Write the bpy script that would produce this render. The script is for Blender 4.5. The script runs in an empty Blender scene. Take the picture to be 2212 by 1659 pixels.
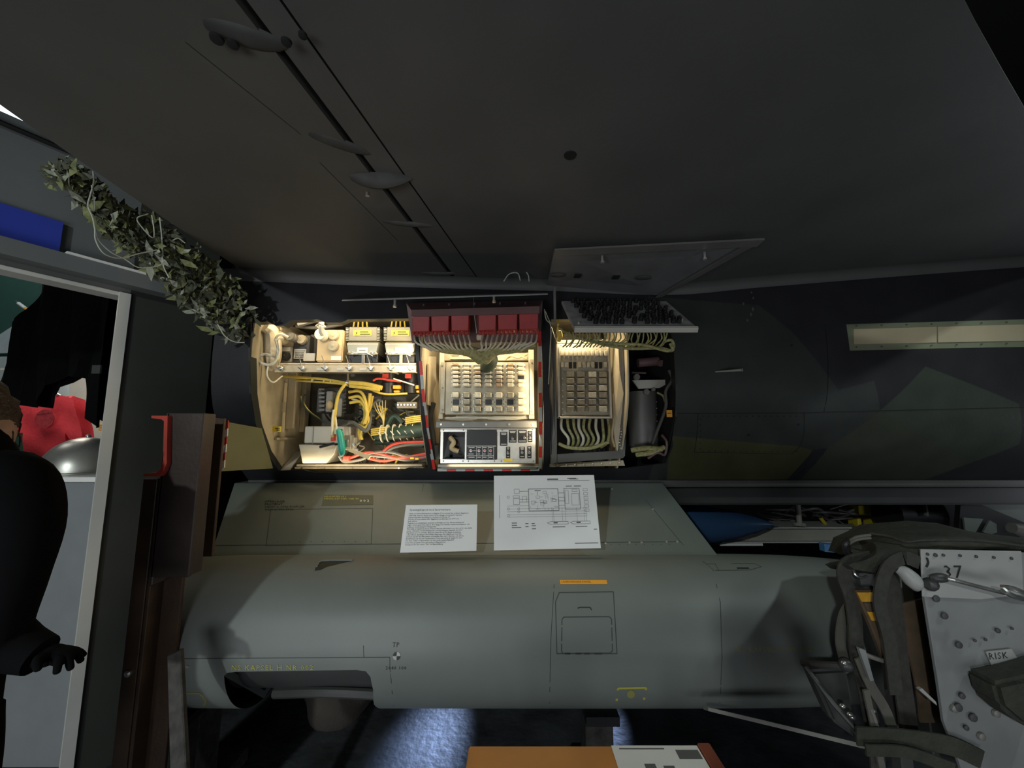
import bpy, bmesh, math, random
from math import sin, cos, pi, radians as R
from mathutils import Vector as V, Matrix, geometry
random.seed(7)
sc = bpy.context.scene
COL = sc.collection
# ------------------------------------------------------------------ camera, world, lights
F = 850.0; TH = R(7.0); CZ = 1.6
cam = bpy.data.cameras.new('camera'); cam.sensor_fit = 'HORIZONTAL'; cam.sensor_width = 36
cam.lens = 36*F/2212; cam.clip_start = 0.02
co = bpy.data.objects.new('camera', cam); COL.objects.link(co)
co.location = (0, 0, CZ); co.rotation_euler = (R(90)+TH, 0, 0); sc.camera = co
w = bpy.data.worlds.new('world'); sc.world = w; w.use_nodes = True
w.node_tree.nodes['Background'].inputs[0].default_value = (.75, .78, .8, 1)
w.node_tree.nodes['Background'].inputs[1].default_value = 0.012
sc.view_settings.view_transform = 'Standard'; sc.view_settings.look = 'None'
sc.view_settings.gamma = 1; sc.view_settings.use_curve_mapping = False
sc.view_settings.exposure = 0.0

def area(loc, aim, power, col, sx, sy=None, spread=180):
    l = bpy.data.lights.new('lamp', 'AREA'); l.energy = power; l.color = col
    l.shape = 'RECTANGLE'; l.size = sx; l.size_y = sy or sx; l.spread = R(spread)
    o = bpy.data.objects.new('lamp', l); COL.objects.link(o); o.location = loc
    o.rotation_euler = (V(aim)-V(loc)).to_track_quat('-Z', 'Y').to_euler(); return o
def spot(loc, aim, power, col, ang, rad, blend=.5):
    l = bpy.data.lights.new('lamp', 'SPOT'); l.energy = power; l.color = col
    l.spot_size = R(ang); l.shadow_soft_size = rad; l.spot_blend = blend
    o = bpy.data.objects.new('lamp', l); COL.objects.link(o); o.location = loc
    o.rotation_euler = (V(aim)-V(loc)).to_track_quat('-Z', 'Y').to_euler(); return o
WARM = (1, .80, .50)
spot((-2.2, -3.4, 3.08), (.5, 1.7, .8), 345, (.9, 1, .97), 80, .07)       # hall spotlight, left and behind
spot((3.35, -.35, 4.4), (1.35, 1.8, .9), 130, (.85, 1, .97), 45, .08)       # cool lamp above, beyond the wing edge
area((-1.5, -2.6, .5), (-.6, 1.2, 2.5), 64, (.92, .96, 1), 2.5, 1.0)     # added fill low behind the camera, brightening the wing underside
area((2.6, -2.5, .4), (2.4, 1.4, 2.4), 20, (.9, .95, 1), 2.0, 1.0)  # second added fill, for the right side of the wing
spot((-.2, 4.6, 1.0), (-.47, 2.15, 0), 900, (.42, .58, 1), 9, .1, .9)         # bluish light on the floor behind the pod
spot((1.1, 4.6, 1.0), (.52, 2.3, 0), 120, (.42, .58, 1), 4, .05, .8)
area((-3.6, 3.0, 2.9), (-3.0, 3.4, 1.3), 26, (1, .93, .82), 1.2)              # lit display room on the left
area((4.4, 2.35, 1.5), (1.6, 3.1, 1.1), 16, (.85, .92, 1), .8)  # added light to brighten the beam and gap under the belly
area((-.95, 2.10, 2.235), (-.95, 2.5, 1.75), 2.6, WARM, .72, .03)          # led strips behind the bay edges
area((-.54, 2.13, 1.9), (-1.2, 2.35, 1.75), 2.8, WARM, .03, .5)
area((-.93, 2.28, 1.42), (-.93, 2.6, 1.8), 1.0, WARM, .6, .03)
area((-.16, 2.11, 2.1), (-.16, 2.4, 1.7), 2.6, WARM, .5, .03)
area((.125, 2.14, 1.75), (-.3, 2.3, 1.7), 1.2, WARM, .03, .4)
area((.33, 2.10, 2.18), (.33, 2.4, 1.7), 2.2, WARM, .26, .03)
area((-.16, 2.28, 1.42), (-.16, 2.5, 1.6), .5, WARM, .4, .03)
spot((-.7, .75, .4), (-.6, 1.75, 2.45), 9, (1, .72, .42), 65, .1, 1)             # added warm light imitating bay glow reflected onto the flap

# ------------------------------------------------------------------ helpers
def ray(px, py):
    u = (px-1106)/F; v = (829.5-py)/F
    return V((u, cos(TH)-v*sin(TH), sin(TH)+v*cos(TH)))
def at(px, py, Y):
    d = ray(px, py); t = Y/d.y; return V((d.x*t, Y, CZ+d.z*t))
def atz(px, py, Z):
    d = ray(px, py); t = (Z-CZ)/d.z; return V((d.x*t, d.y*t, Z))
def lerp(tab, x):
    if x <= tab[0][0]: return tab[0][1]
    for (a, b), (c, d) in zip(tab, tab[1:]):
        if x <= c:
            t = (x-a)/(c-a); return b+(d-b)*t
    return tab[-1][1]
def smooth(tab, x):
    if x <= tab[0][0]: return tab[0][1]
    n = len(tab)
    for i in range(n-1):
        if x <= tab[i+1][0]:
            x0, y0 = tab[i]; x1, y1 = tab[i+1]; t = (x-x0)/(x1-x0)
            m0 = (y1-tab[i-1][1])/(x1-tab[i-1][0]) if i else (y1-y0)/(x1-x0)
            m1 = (tab[i+2][1]-y0)/(tab[i+2][0]-x0) if i < n-2 else (y1-y0)/(x1-x0)
            h = x1-x0
            return (2*t**3-3*t*t+1)*y0+(t**3-2*t*t+t)*h*m0+(-2*t**3+3*t*t)*y1+(t**3-t*t)*h*m1
    return tab[-1][1]
YF = [(1.27, 2.46), (1.34, 2.385), (1.5, 2.22), (1.7, 2.09), (1.9, 2.045), (2.2, 2.05), (2.45, 2.10), (2.7, 2.2)]
def Yf(z): return smooth(YF, z)
def Sk(px, py, off=0):
    Y = 2.1
    for _ in range(25): p = at(px, py, Y); Y = .5*Y+.5*(Yf(p.z)-off)
    return at(px, py, Y)

class MB:
    def __init__(s): s.v = []; s.f = []; s.m = []; s.mi = 0
    def add(s, vs, fs):
        b = len(s.v); s.v += [V(p) for p in vs]; s.f += [tuple(b+i for i in f) for f in fs]; s.m += [s.mi]*len(fs); return s
    def box(s, x0, x1, y0, y1, z0, z1):
        return s.add([(x, y, z) for z in (z0, z1) for y in (y0, y1) for x in (x0, x1)],
                     [(0, 2, 3, 1), (4, 5, 7, 6), (0, 1, 5, 4), (2, 6, 7, 3), (0, 4, 6, 2), (1, 3, 7, 5)])
    def hexa(s, q, d):                       # quad q extruded by vector d
        q = [V(p) for p in q]; d = V(d)
        return s.add(q+[p+d for p in q], [(3, 2, 1, 0), (4, 5, 6, 7), (0, 1, 5, 4), (1, 2, 6, 5), (2, 3, 7, 6), (3, 0, 4, 7)])
    def prism(s, poly, d):
        n = len(poly); q = [V(p) for p in poly]; d = V(d)
        return s.add(q+[p+d for p in q], [tuple(range(n-1, -1, -1)), tuple(range(n, 2*n))]+[(i, (i+1) % n, (i+1) % n+n, i+n) for i in range(n)])
    def tube(s, pts, r, n=8, k=0, cap=True):
        pts = [V(p) for p in pts]
        if k: 
            ts = len(pts)
            tabs = [[(i, p[c]) for i, p in enumerate(pts)] for c in range(3)]
            if isinstance(r, (list, tuple)): rt = [(i, q) for i, q in enumerate(r)]
            m = (ts-1)*k
            pts = [V([smooth(tabs[c], i/k) for c in range(3)]) for i in range(m+1)]
            if isinstance(r, (list, tuple)): r = [smooth(rt, i/k) for i in range(m+1)]
        if not isinstance(r, (list, tuple)): r = [r]*len(pts)
        vs = []; prev = None
        for i, p in enumerate(pts):
            t = (pts[min(i+1, len(pts)-1)]-pts[max(i-1, 0)])
            t = t.normalized() if t.length > 1e-9 else V((0, 0, 1))
            a = prev if prev is not None else (V((0, 0, 1)) if abs(t.z) < .9 else V((1, 0, 0)))
            a = (a-t*a.dot(t)); a = a.normalized() if a.length > 1e-6 else t.orthogonal().normalized()
            prev = a; b = t.cross(a)
            vs += [p+(a*cos(2*pi*j/n)+b*sin(2*pi*j/n))*r[i] for j in range(n)]
        fs = [(i*n+j, i*n+(j+1) % n, (i+1)*n+(j+1) % n, (i+1)*n+j) for i in range(len(pts)-1) for j in range(n)]
        if cap: fs += [tuple(range(n-1, -1, -1)), tuple((len(pts)-1)*n+j for j in range(n))]
        return s.add(vs, fs)
    def cyl(s, a, b, r, n=12, r2=None): return s.tube([a, b], [r, r if r2 is None else r2], n)
    def lathe(s, prof, o, ax, n=24):         # prof list of (h, r)
        o = V(o); ax = V(ax).normalized()
        pts = [o+ax*h for h, r in prof]; rs = [max(r, 1e-4) for h, r in prof]
        a = V((0, 0, 1)) if abs(ax.z) < .9 else V((1, 0, 0)); a = (a-ax*a.dot(ax)).normalized(); b = ax.cross(a)
        vs = [p+(a*cos(2*pi*j/n)+b*sin(2*pi*j/n))*r for p, r in zip(pts, rs) for j in range(n)]
        fs = [(i*n+j, i*n+(j+1) % n, (i+1)*n+(j+1) % n, (i+1)*n+j) for i in range(len(pts)-1) for j in range(n)]
        fs += [tuple(range(n-1, -1, -1)), tuple((len(pts)-1)*n+j for j in range(n))]
        return s.add(vs, fs)
    def ribbon(s, pts, w, wd=(1, 0, 0), t=.003, k=4):
        pts = [V(p) for p in pts]; tabs = [[(i, p[c]) for i, p in enumerate(pts)] for c in range(3)]
        m = (len(pts)-1)*k; P = [V([smooth(tabs[c], i/k) for c in range(3)]) for i in range(m+1)]
        vs = []
        for i, p in enumerate(P):
            tg = (P[min(i+1, m)]-P[max(i-1, 0)]).normalized(); a = V(wd); a = (a-tg*a.dot(tg)).normalized(); nn = tg.cross(a)
            vs += [p+a*w/2+nn*t/2, p-a*w/2+nn*t/2, p-a*w/2-nn*t/2, p+a*w/2-nn*t/2]
        fs = [(i*4+j, i*4+(j+1) % 4, i*4+4+(j+1) % 4, i*4+4+j) for i in range(m) for j in range(4)]
        fs += [(3, 2, 1, 0), (m*4, m*4+1, m*4+2, m*4+3)]
        return s.add(vs, fs)
    def bp(s, px0, py0, px1, py1, Y, d):     # box whose front face fills these photo coordinates at depth Y
        pm = (py0+py1)/2; xm = (px0+px1)/2
        return s.box(at(px0, pm, Y).x, at(px1, pm, Y).x, Y, Y+d, at(xm, py1, Y).z, at(xm, py0, Y).z)
    def sphere(s, c, rx, ry=None, rz=None, n=16, m=10):
        c = V(c); ry = ry or rx; rz = rz or rx
        vs = [c+V((rx*sin(pi*i/m)*cos(2*pi*j/n), ry*sin(pi*i/m)*sin(2*pi*j/n), rz*cos(pi*i/m))) for i in range(1, m) for j in range(n)]
        vs += [c+V((0, 0, rz)), c-V((0, 0, rz))]; N = (m-1)*n
        fs = [(i*n+j, (i+1)*n+j, (i+1)*n+(j+1) % n, i*n+(j+1) % n) for i in range(m-2) for j in range(n)]
        fs += [(N, j, (j+1) % n) for j in range(n)]+[(N+1, (m-2)*n+(j+1) % n, (m-2)*n+j) for j in range(n)]
        return s.add(vs, fs)

ORG = {}
def tag(o, label=None, cat=None, group=None, kind=None):
    if label: o['label'] = label
    if cat: o['category'] = cat
    if group: o['group'] = group
    if kind: o['kind'] = kind
    return o
def thing(name, label, cat, loc=(0, 0, 0), group=None):
    o = bpy.data.objects.new(name, None); COL.objects.link(o); o.location = loc; o.empty_display_size = .05
    ORG[o.name] = V(loc); return tag(o, label, cat, group)
def finish(me, sm, bev, seg=1):
    bm = bmesh.new(); bm.from_mesh(me)
    bmesh.ops.recalc_face_normals(bm, faces=bm.faces)
    if bev: bmesh.ops.bevel(bm, geom=list(bm.edges), offset=bev, segments=seg, affect='EDGES', clamp_overlap=True)
    bm.to_mesh(me); bm.free()
    if sm:
        for p in me.polygons: p.use_smooth = True
        me.set_sharp_from_angle(angle=R(35))
def obj(name, mb, mats, parent=None, sm=False, bev=0, label=None, kind=None, seg=1, org=None):
    if parent is not None: o_ = ORG[parent.name]
    else:
        if org is None:
            xs = [p.x for p in mb.v]; ys = [p.y for p in mb.v]; zs = [p.z for p in mb.v]
            org = V(((min(xs)+max(xs))/2, (min(ys)+max(ys))/2, min(zs)))
        o_ = V(org)
    me = bpy.data.meshes.new(name); me.from_pydata([p-o_ for p in mb.v], [], mb.f)
    if not isinstance(mats, (list, tuple)): mats = [mats]
    for m in mats: me.materials.append(m)
    if len(mats) > 1: me.polygons.foreach_set('material_index', mb.m)
    finish(me, sm, bev, seg)
    o = bpy.data.objects.new(name, me); COL.objects.link(o)
    if parent is not None: o.parent = parent
    else: o.location = o_
    ORG[o.name] = o_
    if label: o['label'] = label
    if kind: o['kind'] = kind
    return o
def one(name, mb, mats, label, cat, group=None, kind=None, **k):
    return tag(obj(name, mb, mats, **k), label, cat, group, kind)
def struct(name, mb, mats, parent=None, **k):
    o = obj(name, mb, mats, parent, **k)
    if parent is None: o['kind'] = 'structure'
    return o
def clone(o, parent, pos):                   # a piece sharing mesh data, pos in world
    c = o.copy(); COL.objects.link(c); c.parent = parent; c.location = V(pos)-ORG[parent.name]; return c
def piece(name, me, parent, pos, rot=None):
    c = bpy.data.objects.new(name, me); COL.objects.link(c); c.parent = parent; c.location = V(pos)-ORG[parent.name]
    if rot: c.rotation_euler = rot
    ORG[c.name] = V(pos); return c
def mesh_only(name, mb, mats, sm=False, bev=0):
    me = bpy.data.meshes.new(name); me.from_pydata(mb.v, [], mb.f)
    if not isinstance(mats, (list, tuple)): mats = [mats]
    for m in mats: me.materials.append(m)
    if len(mats) > 1: me.polygons.foreach_set('material_index', mb.m)
    finish(me, sm, bev); return me

def M(name, c, rough=.5, metal=0, var=.12, scale=6, bump=0, spec=.5, bscale=60, emit=0):
    m = bpy.data.materials.new(name); m.use_nodes = True; nt = m.node_tree; b = nt.nodes['Principled BSDF']
    b.inputs['Roughness'].default_value = rough; b.inputs['Metallic'].default_value = metal
    b.inputs['Specular IOR Level'].default_value = spec
    b.inputs['Base Color'].default_value = (*c, 1)
    tc = nt.nodes.new('ShaderNodeNewGeometry')
    if var:
        n = nt.nodes.new('ShaderNodeTexNoise'); n.inputs['Scale'].default_value = scale; n.inputs['Detail'].default_value = 5
        nt.links.new(tc.outputs['Position'], n.inputs['Vector'])
        r = nt.nodes.new('ShaderNodeMapRange'); r.inputs[1].default_value = .3; r.inputs[2].default_value = .7
        r.inputs[3].default_value = 1-var; r.inputs[4].default_value = 1+var
        nt.links.new(n.outputs[0], r.inputs[0])
        x = nt.nodes.new('ShaderNodeVectorMath'); x.operation = 'SCALE'; x.inputs[0].default_value = c
        nt.links.new(r.outputs[0], x.inputs['Scale']); nt.links.new(x.outputs[0], b.inputs['Base Color'])
    if bump:
        n2 = nt.nodes.new('ShaderNodeTexNoise'); n2.inputs['Scale'].default_value = bscale
        nt.links.new(tc.outputs['Position'], n2.inputs['Vector'])
        bu = nt.nodes.new('ShaderNodeBump'); bu.inputs['Strength'].default_value = bump; bu.inputs['Distance'].default_value = .01
        nt.links.new(n2.outputs[0], bu.inputs['Height']); nt.links.new(bu.outputs[0], b.inputs['Normal'])
    if emit: b.inputs['Emission Color'].default_value = (*c, 1); b.inputs['Emission Strength'].default_value = emit
    return m
def camo(name, base, patches, rough=.55, bump=.05):   # painted splinter camouflage: convex patches given as world (x, z)
    m = M(name, base, rough, 0, 0, bump=bump, spec=.3); nt = m.node_tree; b = nt.nodes['Principled BSDF']
    g = nt.nodes.new('ShaderNodeNewGeometry'); s = nt.nodes.new('ShaderNodeSeparateXYZ'); nt.links.new(g.outputs['Position'], s.inputs[0])
    rgb = nt.nodes.new('ShaderNodeRGB'); rgb.outputs[0].default_value = (*base, 1); cur = rgb.outputs[0]
    def mt(op, a, b_):
        n = nt.nodes.new('ShaderNodeMath'); n.operation = op
        for i, q in enumerate((a, b_)):
            if isinstance(q, (int, float)): n.inputs[i].default_value = q
            else: nt.links.new(q, n.inputs[i])
        return n.outputs[0]
    for poly, colr in patches:
        cx = sum(p[0] for p in poly)/len(poly); cz = sum(p[1] for p in poly)/len(poly); mask = None
        for (x0, z0), (x1, z1) in zip(poly, poly[1:]+poly[:1]):
            nx, nz = z1-z0, x0-x1; L = math.hypot(nx, nz); nx /= L; nz /= L
            if (cx-x0)*nx+(cz-z0)*nz < 0: nx, nz = -nx, -nz
            d = mt('ADD', mt('ADD', mt('MULTIPLY', s.outputs[0], nx), mt('MULTIPLY', s.outputs[2], nz)), -(x0*nx+z0*nz))
            mask = d if mask is None else mt('MINIMUM', mask, d)
        st = nt.nodes.new('ShaderNodeMapRange'); st.inputs[1].default_value = -.003; st.inputs[2].default_value = .003
        nt.links.new(mask, st.inputs[0])
        mx = nt.nodes.new('ShaderNodeMix'); mx.data_type = 'RGBA'; nt.links.new(st.outputs[0], mx.inputs[0])
        nt.links.new(cur, mx.inputs[6]); mx.inputs[7].default_value = (*colr, 1); cur = mx.outputs[2]
    n = nt.nodes.new('ShaderNodeTexNoise'); n.inputs['Scale'].default_value = 7; n.inputs['Detail'].default_value = 6
    nt.links.new(g.outputs['Position'], n.inputs['Vector'])
    r = nt.nodes.new('ShaderNodeMapRange'); r.inputs[1].default_value = .3; r.inputs[2].default_value = .7; r.inputs[3].default_value = .85; r.inputs[4].default_value = 1.15
    nt.links.new(n.outputs[0], r.inputs[0])
    x = nt.nodes.new('ShaderNodeVectorMath'); x.operation = 'SCALE'; nt.links.new(cur, x.inputs[0]); nt.links.new(r.outputs[0], x.inputs['Scale'])
    nt.links.new(x.outputs[0], b.inputs['Base Color'])
    return m
def text2d(body, size, align='LEFT', sp=1.0, line=1.0):
    c = bpy.data.curves.new('t', 'FONT'); c.body = body; c.size = size; c.resolution_u = 1; c.align_x = align
    c.space_character = sp; c.space_line = line
    o = bpy.data.objects.new('t', c); me = bpy.data.meshes.new_from_object(o)
    vs = [V(v.co) for v in me.vertices]; fs = [tuple(p.vertices) for p in me.polygons]
    bpy.data.objects.remove(o); bpy.data.curves.remove(c); bpy.data.meshes.remove(me); return vs, fs
def text_mb(mb, body, size, fn, **k):        # fn maps (u, v) of the lettering to a world point
    vs, fs = text2d(body, size, **k); mb.add([fn(p.x, p.y) for p in vs], fs); return mb
def surf(poly, holes, step, fn, keep=None):  # surface patch over a 2D outline with holes
    def inside(p, pg):
        r = False; j = len(pg)-1
        for i in range(len(pg)):
            if (pg[i][1] > p[1]) != (pg[j][1] > p[1]) and p[0] < (pg[j][0]-pg[i][0])*(p[1]-pg[i][1])/(pg[j][1]-pg[i][1])+pg[i][0]: r = not r
            j = i
        return r
    def dens(pg):
        out = []
        for a, b in zip(pg, pg[1:]+pg[:1]):
            n = max(1, int(max(abs(b[0]-a[0])/step[0], abs(b[1]-a[1])/step[1])))
            out += [(a[0]+(b[0]-a[0])*i/n, a[1]+(b[1]-a[1])*i/n) for i in range(n)]
        return out
    pts = []; ed = []
    for lp in [dens(poly)]+[dens(h) for h in holes]:
        b = len(pts); pts += lp; ed += [(b+i, b+(i+1) % len(lp)) for i in range(len(lp))]
    xs = [p[0] for p in poly]; zs = [p[1] for p in poly]
    nx = int((max(xs)-min(xs))/step[0]); nz = int((max(zs)-min(zs))/step[1])
    for i in range(1, nx):
        for j in range(1, nz):
            p = (min(xs)+(max(xs)-min(xs))*i/nx, min(zs)+(max(zs)-min(zs))*j/nz)
            if inside(p, poly) and not any(inside(p, h) for h in holes): pts.append(p)
    r = geometry.delaunay_2d_cdt([V(p) for p in pts], ed, [], 0, 1e-5)
    vs, fs = r[0], r[2]; out = []
    for f in fs:
        c = sum((vs[i] for i in f), V((0, 0)))/len(f)
        if inside(c, poly) and not any(inside(c, h) for h in holes): out.append(tuple(f))
    return [fn(v[0], v[1]) for v in vs], out

# ------------------------------------------------------------------ materials
m_wing = M('wing_paint', (.085, .085, .083), .55, var=.12, scale=3, bump=.05)
m_flap = M('flap_paint', (.085, .084, .076), .55, var=.12, scale=3)
m_gap = M('gap_black', (.006, .006, .006), .9, var=0)
m_charcoal = M('charcoal_paint', (.03, .031, .032), .5, var=.15)
m_frame = M('frame_dark', (.018, .02, .017), .5, var=.1)
m_pylon = M('pylon_paint', (.125, .145, .13), .42, var=.1, scale=3, bump=.03)
m_pod = M('pod_paint', (.155, .172, .16), .48, var=.09, scale=2.5, bump=.03)
m_podline = M('seam_dark', (.05, .058, .054), .7, var=0)
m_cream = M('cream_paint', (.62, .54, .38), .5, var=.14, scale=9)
m_creamd = M('cream_dark', (.42, .37, .26), .55, var=.2, scale=9)  # darker cream tone for liner sides and fittings
m_primer = M('bay_primer', (.1, .088, .06), .6, var=.35, scale=14, bump=.2)
m_tan = M('tan_box', (.62, .47, .26), .45, var=.08)
m_boxgrey = M('box_grey', (.3, .29, .25), .42, var=.08)
m_boxdk = M('box_dark', (.05, .05, .05), .45, var=.1)
m_paleg = M('pale_grey', (.52, .5, .44), .45, var=.07)
m_invg = M('inverter_grey', (.17, .165, .135), .45, var=.08)
m_invm = M('inverter_case', (.3, .29, .24), .35, .5, var=.1)
m_alu = M('aluminium', (.72, .7, .64), .35, .75, var=.1, scale=30)
m_steel = M('steel', (.55, .55, .53), .28, .9, var=.1, scale=30)
m_black = M('black_plastic', (.012, .012, .013), .45, var=0)
m_blackc = M('black_cloth', (.004, .004, .0045), .95, var=.2, spec=.08)
m_yellow = M('yellow_label', (.85, .62, .04), .5, var=0)
m_yelwire = M('yellow_wire', (.66, .49, .09), .45, var=.1, scale=40)
m_white = M('white_label', (.75, .75, .72), .5, var=0)
m_whwire = M('white_wire', (.7, .66, .52), .5, var=.1)
m_grwire = M('grey_wire', (.12, .12, .11), .45, var=.1)
m_green = M('green_wire', (.02, .045, .03), .5, var=.3, scale=50)
m_olwire = M('olive_wire', (.36, .34, .15), .6, var=.4, scale=80)
m_redwire = M('red_wire', (.6, .06, .04), .45, var=.1)
m_teal = M('teal_sleeve', (.03, .35, .28), .4, var=.1)
m_redblk = M('red_connector', (.36, .03, .03), .5, var=.1, scale=20)
m_maroon = M('maroon_tray', (.16, .09, .09), .5, var=.2)
m_tapered = M('tape_red', (.62, .03, .025), .5, var=.1, scale=20)
m_tapewh = M('tape_grey', (.42, .42, .4), .5, var=.1, scale=20)
m_relay = M('relay_cap', (.62, .57, .44), .42, .25, var=.2, scale=50)
m_relayd = M('relay_cap_dull', (.3, .27, .2), .45, .3, var=.25, scale=60)
m_relayb = M('relay_cap_brown', (.42, .3, .19), .45, .25, var=.2, scale=60)
m_board = M('board_plate', (.36, .33, .25), .45, .2, var=.15, scale=20)
m_grmet = M('grey_bar', (.2, .195, .18), .45, .2, var=.1)
m_ledge = M('ledge', (.07, .07, .066), .5, var=.1)
m_paper = M('paper', (.78, .78, .76), .7, var=.03)
m_ink = M('ink', (.12, .12, .12), .8, var=0)
m_inkd = M('ink_dark', (.03, .03, .03), .8, var=0)
m_ylet = M('yellow_letters', (.42, .38, .06), .6, var=.1)
m_yletd = M('yellow_letters_faint', (.26, .25, .08), .6, var=.1)
m_blet = M('black_letters', (.02, .022, .02), .6, var=0)
m_orange = M('orange_sticker', (.85, .38, .03), .5, var=0)
m_brown = M('brown_paint', (.045, .032, .029), .4, var=.2, scale=10, bump=.08)
m_brown2 = M('brown_rust', (.05, .028, .015), .5, var=.3, scale=10, bump=.1)
m_red = M('red_primer', (.5, .06, .04), .45, var=.15)
m_olive = M('olive_panel', (.14, .145, .07), .5, var=.1)
m_wallg = M('wall_grey', (.14, .15, .15), .75, var=.1, scale=3)
m_walld = M('wall_dark', (.028, .03, .025), .8, var=.15, scale=3)
m_trim = M('trim_pale', (.5, .5, .47), .5, var=.05)
m_floor = M('floor_concrete', (.05, .055, .06), .45, var=.45, scale=5, bump=.3, bscale=25)
m_ceil = M('ceiling_dark', (.01, .01, .01), .9, var=0)
m_blue = M('blue_sign', (.035, .06, .42), .5, var=.06)
m_dkgreen = M('green_wall', (.025, .085, .06), .7, var=.1)
m_pale = M('pale_board', (.5, .57, .56), .5, var=.15, scale=4)
m_redsh = M('red_shirt', (.62, .035, .05), .85, var=.12, scale=12, bump=.2)
m_dred = M('shirt_print', (.3, .02, .03), .8, var=.3, scale=40)
m_dome = M('steel_dome', (.5, .49, .45), .36, .8, var=.2, scale=8)
m_cab = M('cabinet_grey', (.2, .215, .22), .6, var=.08)
m_skinp = M('skin', (.45, .27, .19), .6, var=.05)
m_hair = M('hair', (.05, .03, .018), .6, var=.4, scale=60, bump=.8)
m_wood = M('orange_wood', (.5, .2, .04), .42, var=.22, scale=4)
m_redwood = M('red_wood', (.22, .06, .035), .45, var=.2)
m_owood = M('old_wood', (.045, .042, .038), .8, var=.5, scale=25, bump=.4)
m_net = M('net_green', (.14, .155, .06), .8, var=.4, scale=30)
m_net2 = M('net_dark', (.05, .055, .03), .8, var=.3, scale=30)
m_netg = M('net_grey', (.24, .25, .19), .8, var=.3, scale=30)
m_cord = M('cord', (.4, .42, .36), .7, var=.1)
m_seat = M('seat_grey', (.2, .205, .205), .5, var=.18, scale=5, bump=.05)
m_seatl = M('seat_light', (.33, .33, .32), .5, var=.1)
m_fab = M('olive_fabric', (.03, .031, .022), .85, var=.25, scale=20, bump=.4)
m_strap = M('strap', (.034, .033, .026), .75, var=.2, scale=60, bump=.2)
m_straplt = M('strap_light', (.1, .095, .08), .7, var=.15)
m_oband = M('orange_band', (.65, .33, .03), .6, var=.1)
m_brownf = M('brown_fabric', (.09, .06, .035), .8, var=.2, scale=20)
m_nose = M('blue_nose', (.03, .075, .17), .35, var=.08)
m_yeq = M('yellow_gear', (.45, .36, .02), .5, var=.1)
m_strip = M('light_strip', (.42, .36, .24), .5, var=.06)
m_stripf = M('strip_frame', (.18, .2, .13), .5, var=.1)
m_lamp = M('lamp_panel', (.85, .92, 1), .5, var=0, emit=2.2)

# ------------------------------------------------------------------ the setting
b = MB(); b.box(-7, 6, -5, 6.5, -.05, 0); struct('floor', b, m_floor)
b = MB(); b.box(-7, 6, -5, 6.5, 4.8, 4.85); struct('ceiling', b, m_ceil)
b = MB(); b.box(-1.5, 6, 6.4, 6.5, 0, 4.8); struct('wall_back', b, m_ceil)
b = MB(); b.box(5.9, 6, -5, 6.4, 0, 4.8); struct('wall_right', b, m_ceil)
b = MB(); b.box(-7, 6, -5.1, -5, 0, 4.8); struct('wall_front', b, m_ceil)
J = V((-2.01, 2.0, 0)); D = V((.479, .878, 0)).normalized(); N = V((.878, -.479, 0)).normalized()
def W(s, n, z): return J+D*s+N*n+V((0, 0, z))
def wbox(mb, s0, s1, n0, n1, z0, z1):
    return mb.hexa([W(s0, n0, z0), W(s1, n0, z0), W(s1, n0, z1), W(s0, n0, z1)], N*(n1-n0))
b = MB(); wbox(b, 0, .39, -.1, 0, 0, 3.0); struct('wall_left', b, m_walld)
b = MB(); wbox(b, -4, 0, -.1, 0, 2.32, 3.0); struct('wall_left_upper', b, m_wallg)
b = MB(); b.box(-1.93, -1.83, 2.36, 6.4, 0, 4.8); struct('wall_left_return', b, m_ceil)
b = MB(); wbox(b, -.045, 0, .0, .012, 0, 2.32); wbox(b, -4, 0, -.1, .004, 2.30, 2.32); struct('trim_1', b, m_trim)
b = MB(); wbox(b, -4, .155, .002, .09, 2.345, 2.42); struct('trim_2', b, m_wallg)
b = MB(); wbox(b, -.26, .155, .05, .096, 2.418, 2.43); struct('lintel_lit_edge', b, m_white)  # white colour stands in for light catching the lintel's upper edge
b = MB(); b.tube([W(-4, .02, 2.93), W(-1.5, .02, 2.935), W(-.2, .02, 2.94), W(.1, .02, 2.9)], .012, 8)
one('wall_cable', b, m_black, 'thick black cable running along the top of the grey wall above the blue sign', 'cable', sm=True)
b = MB(); b.box(-7, -1.93, 4.0, 4.1, 0, 3.3); struct('wall_left_back', b, m_dkgreen)
p = atz(8, 234, 4.3)
b = MB(); b.box(p.x-1.6, p.x+.5, p.y-.6, p.y+.7, 4.3, 4.36)
one('ceiling_light', b, m_lamp, 'bright white ceiling light glimpsed above the grey wall at the top left corner', 'light')
b = MB(); wbox(b, -1.4, -.269, .001, .02, 2.42, 2.585)
one('wall_sign', b, m_blue, 'plain blue sign panel fixed on the grey wall above the opening', 'sign')

# display room seen through the opening
b = MB(); b.box(-3.9, -2.13, 2.10, 2.62, 0, 1.341); cab = thing('display_cabinet', 'grey display cabinet with a white top behind the doorway edge', 'cabinet', (-3, 2.66, 0))
obj('cabinet_body', b, m_cab, cab, bev=.004)
b = MB(); b.box(-3.95, -2.12, 2.08, 2.64, 1.344, 1.37); obj('cabinet_top', b, m_white, cab, bev=.003, label='white lacquered cabinet top')
c = at(182, 1012, 2.33); c.z = 1.371
dm = thing('steel_dome', 'large dull steel dome helmet lying on the white cabinet top', 'helmet', (c.x, 2.33, 1.371))
rr = .185; prof = [(0, rr*1.06), (.006, rr*1.06), (.01, rr)]+[(.01+.19*sin(a*pi/20), rr*cos(a*pi/20)) for a in range(1, 10)]+[(.201, .004)]
b = MB(); b.lathe(prof, (c.x, 2.33, 1.371), (0, 0, 1), 40); obj('dome_shell', b, m_dome, dm, sm=True)
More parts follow.
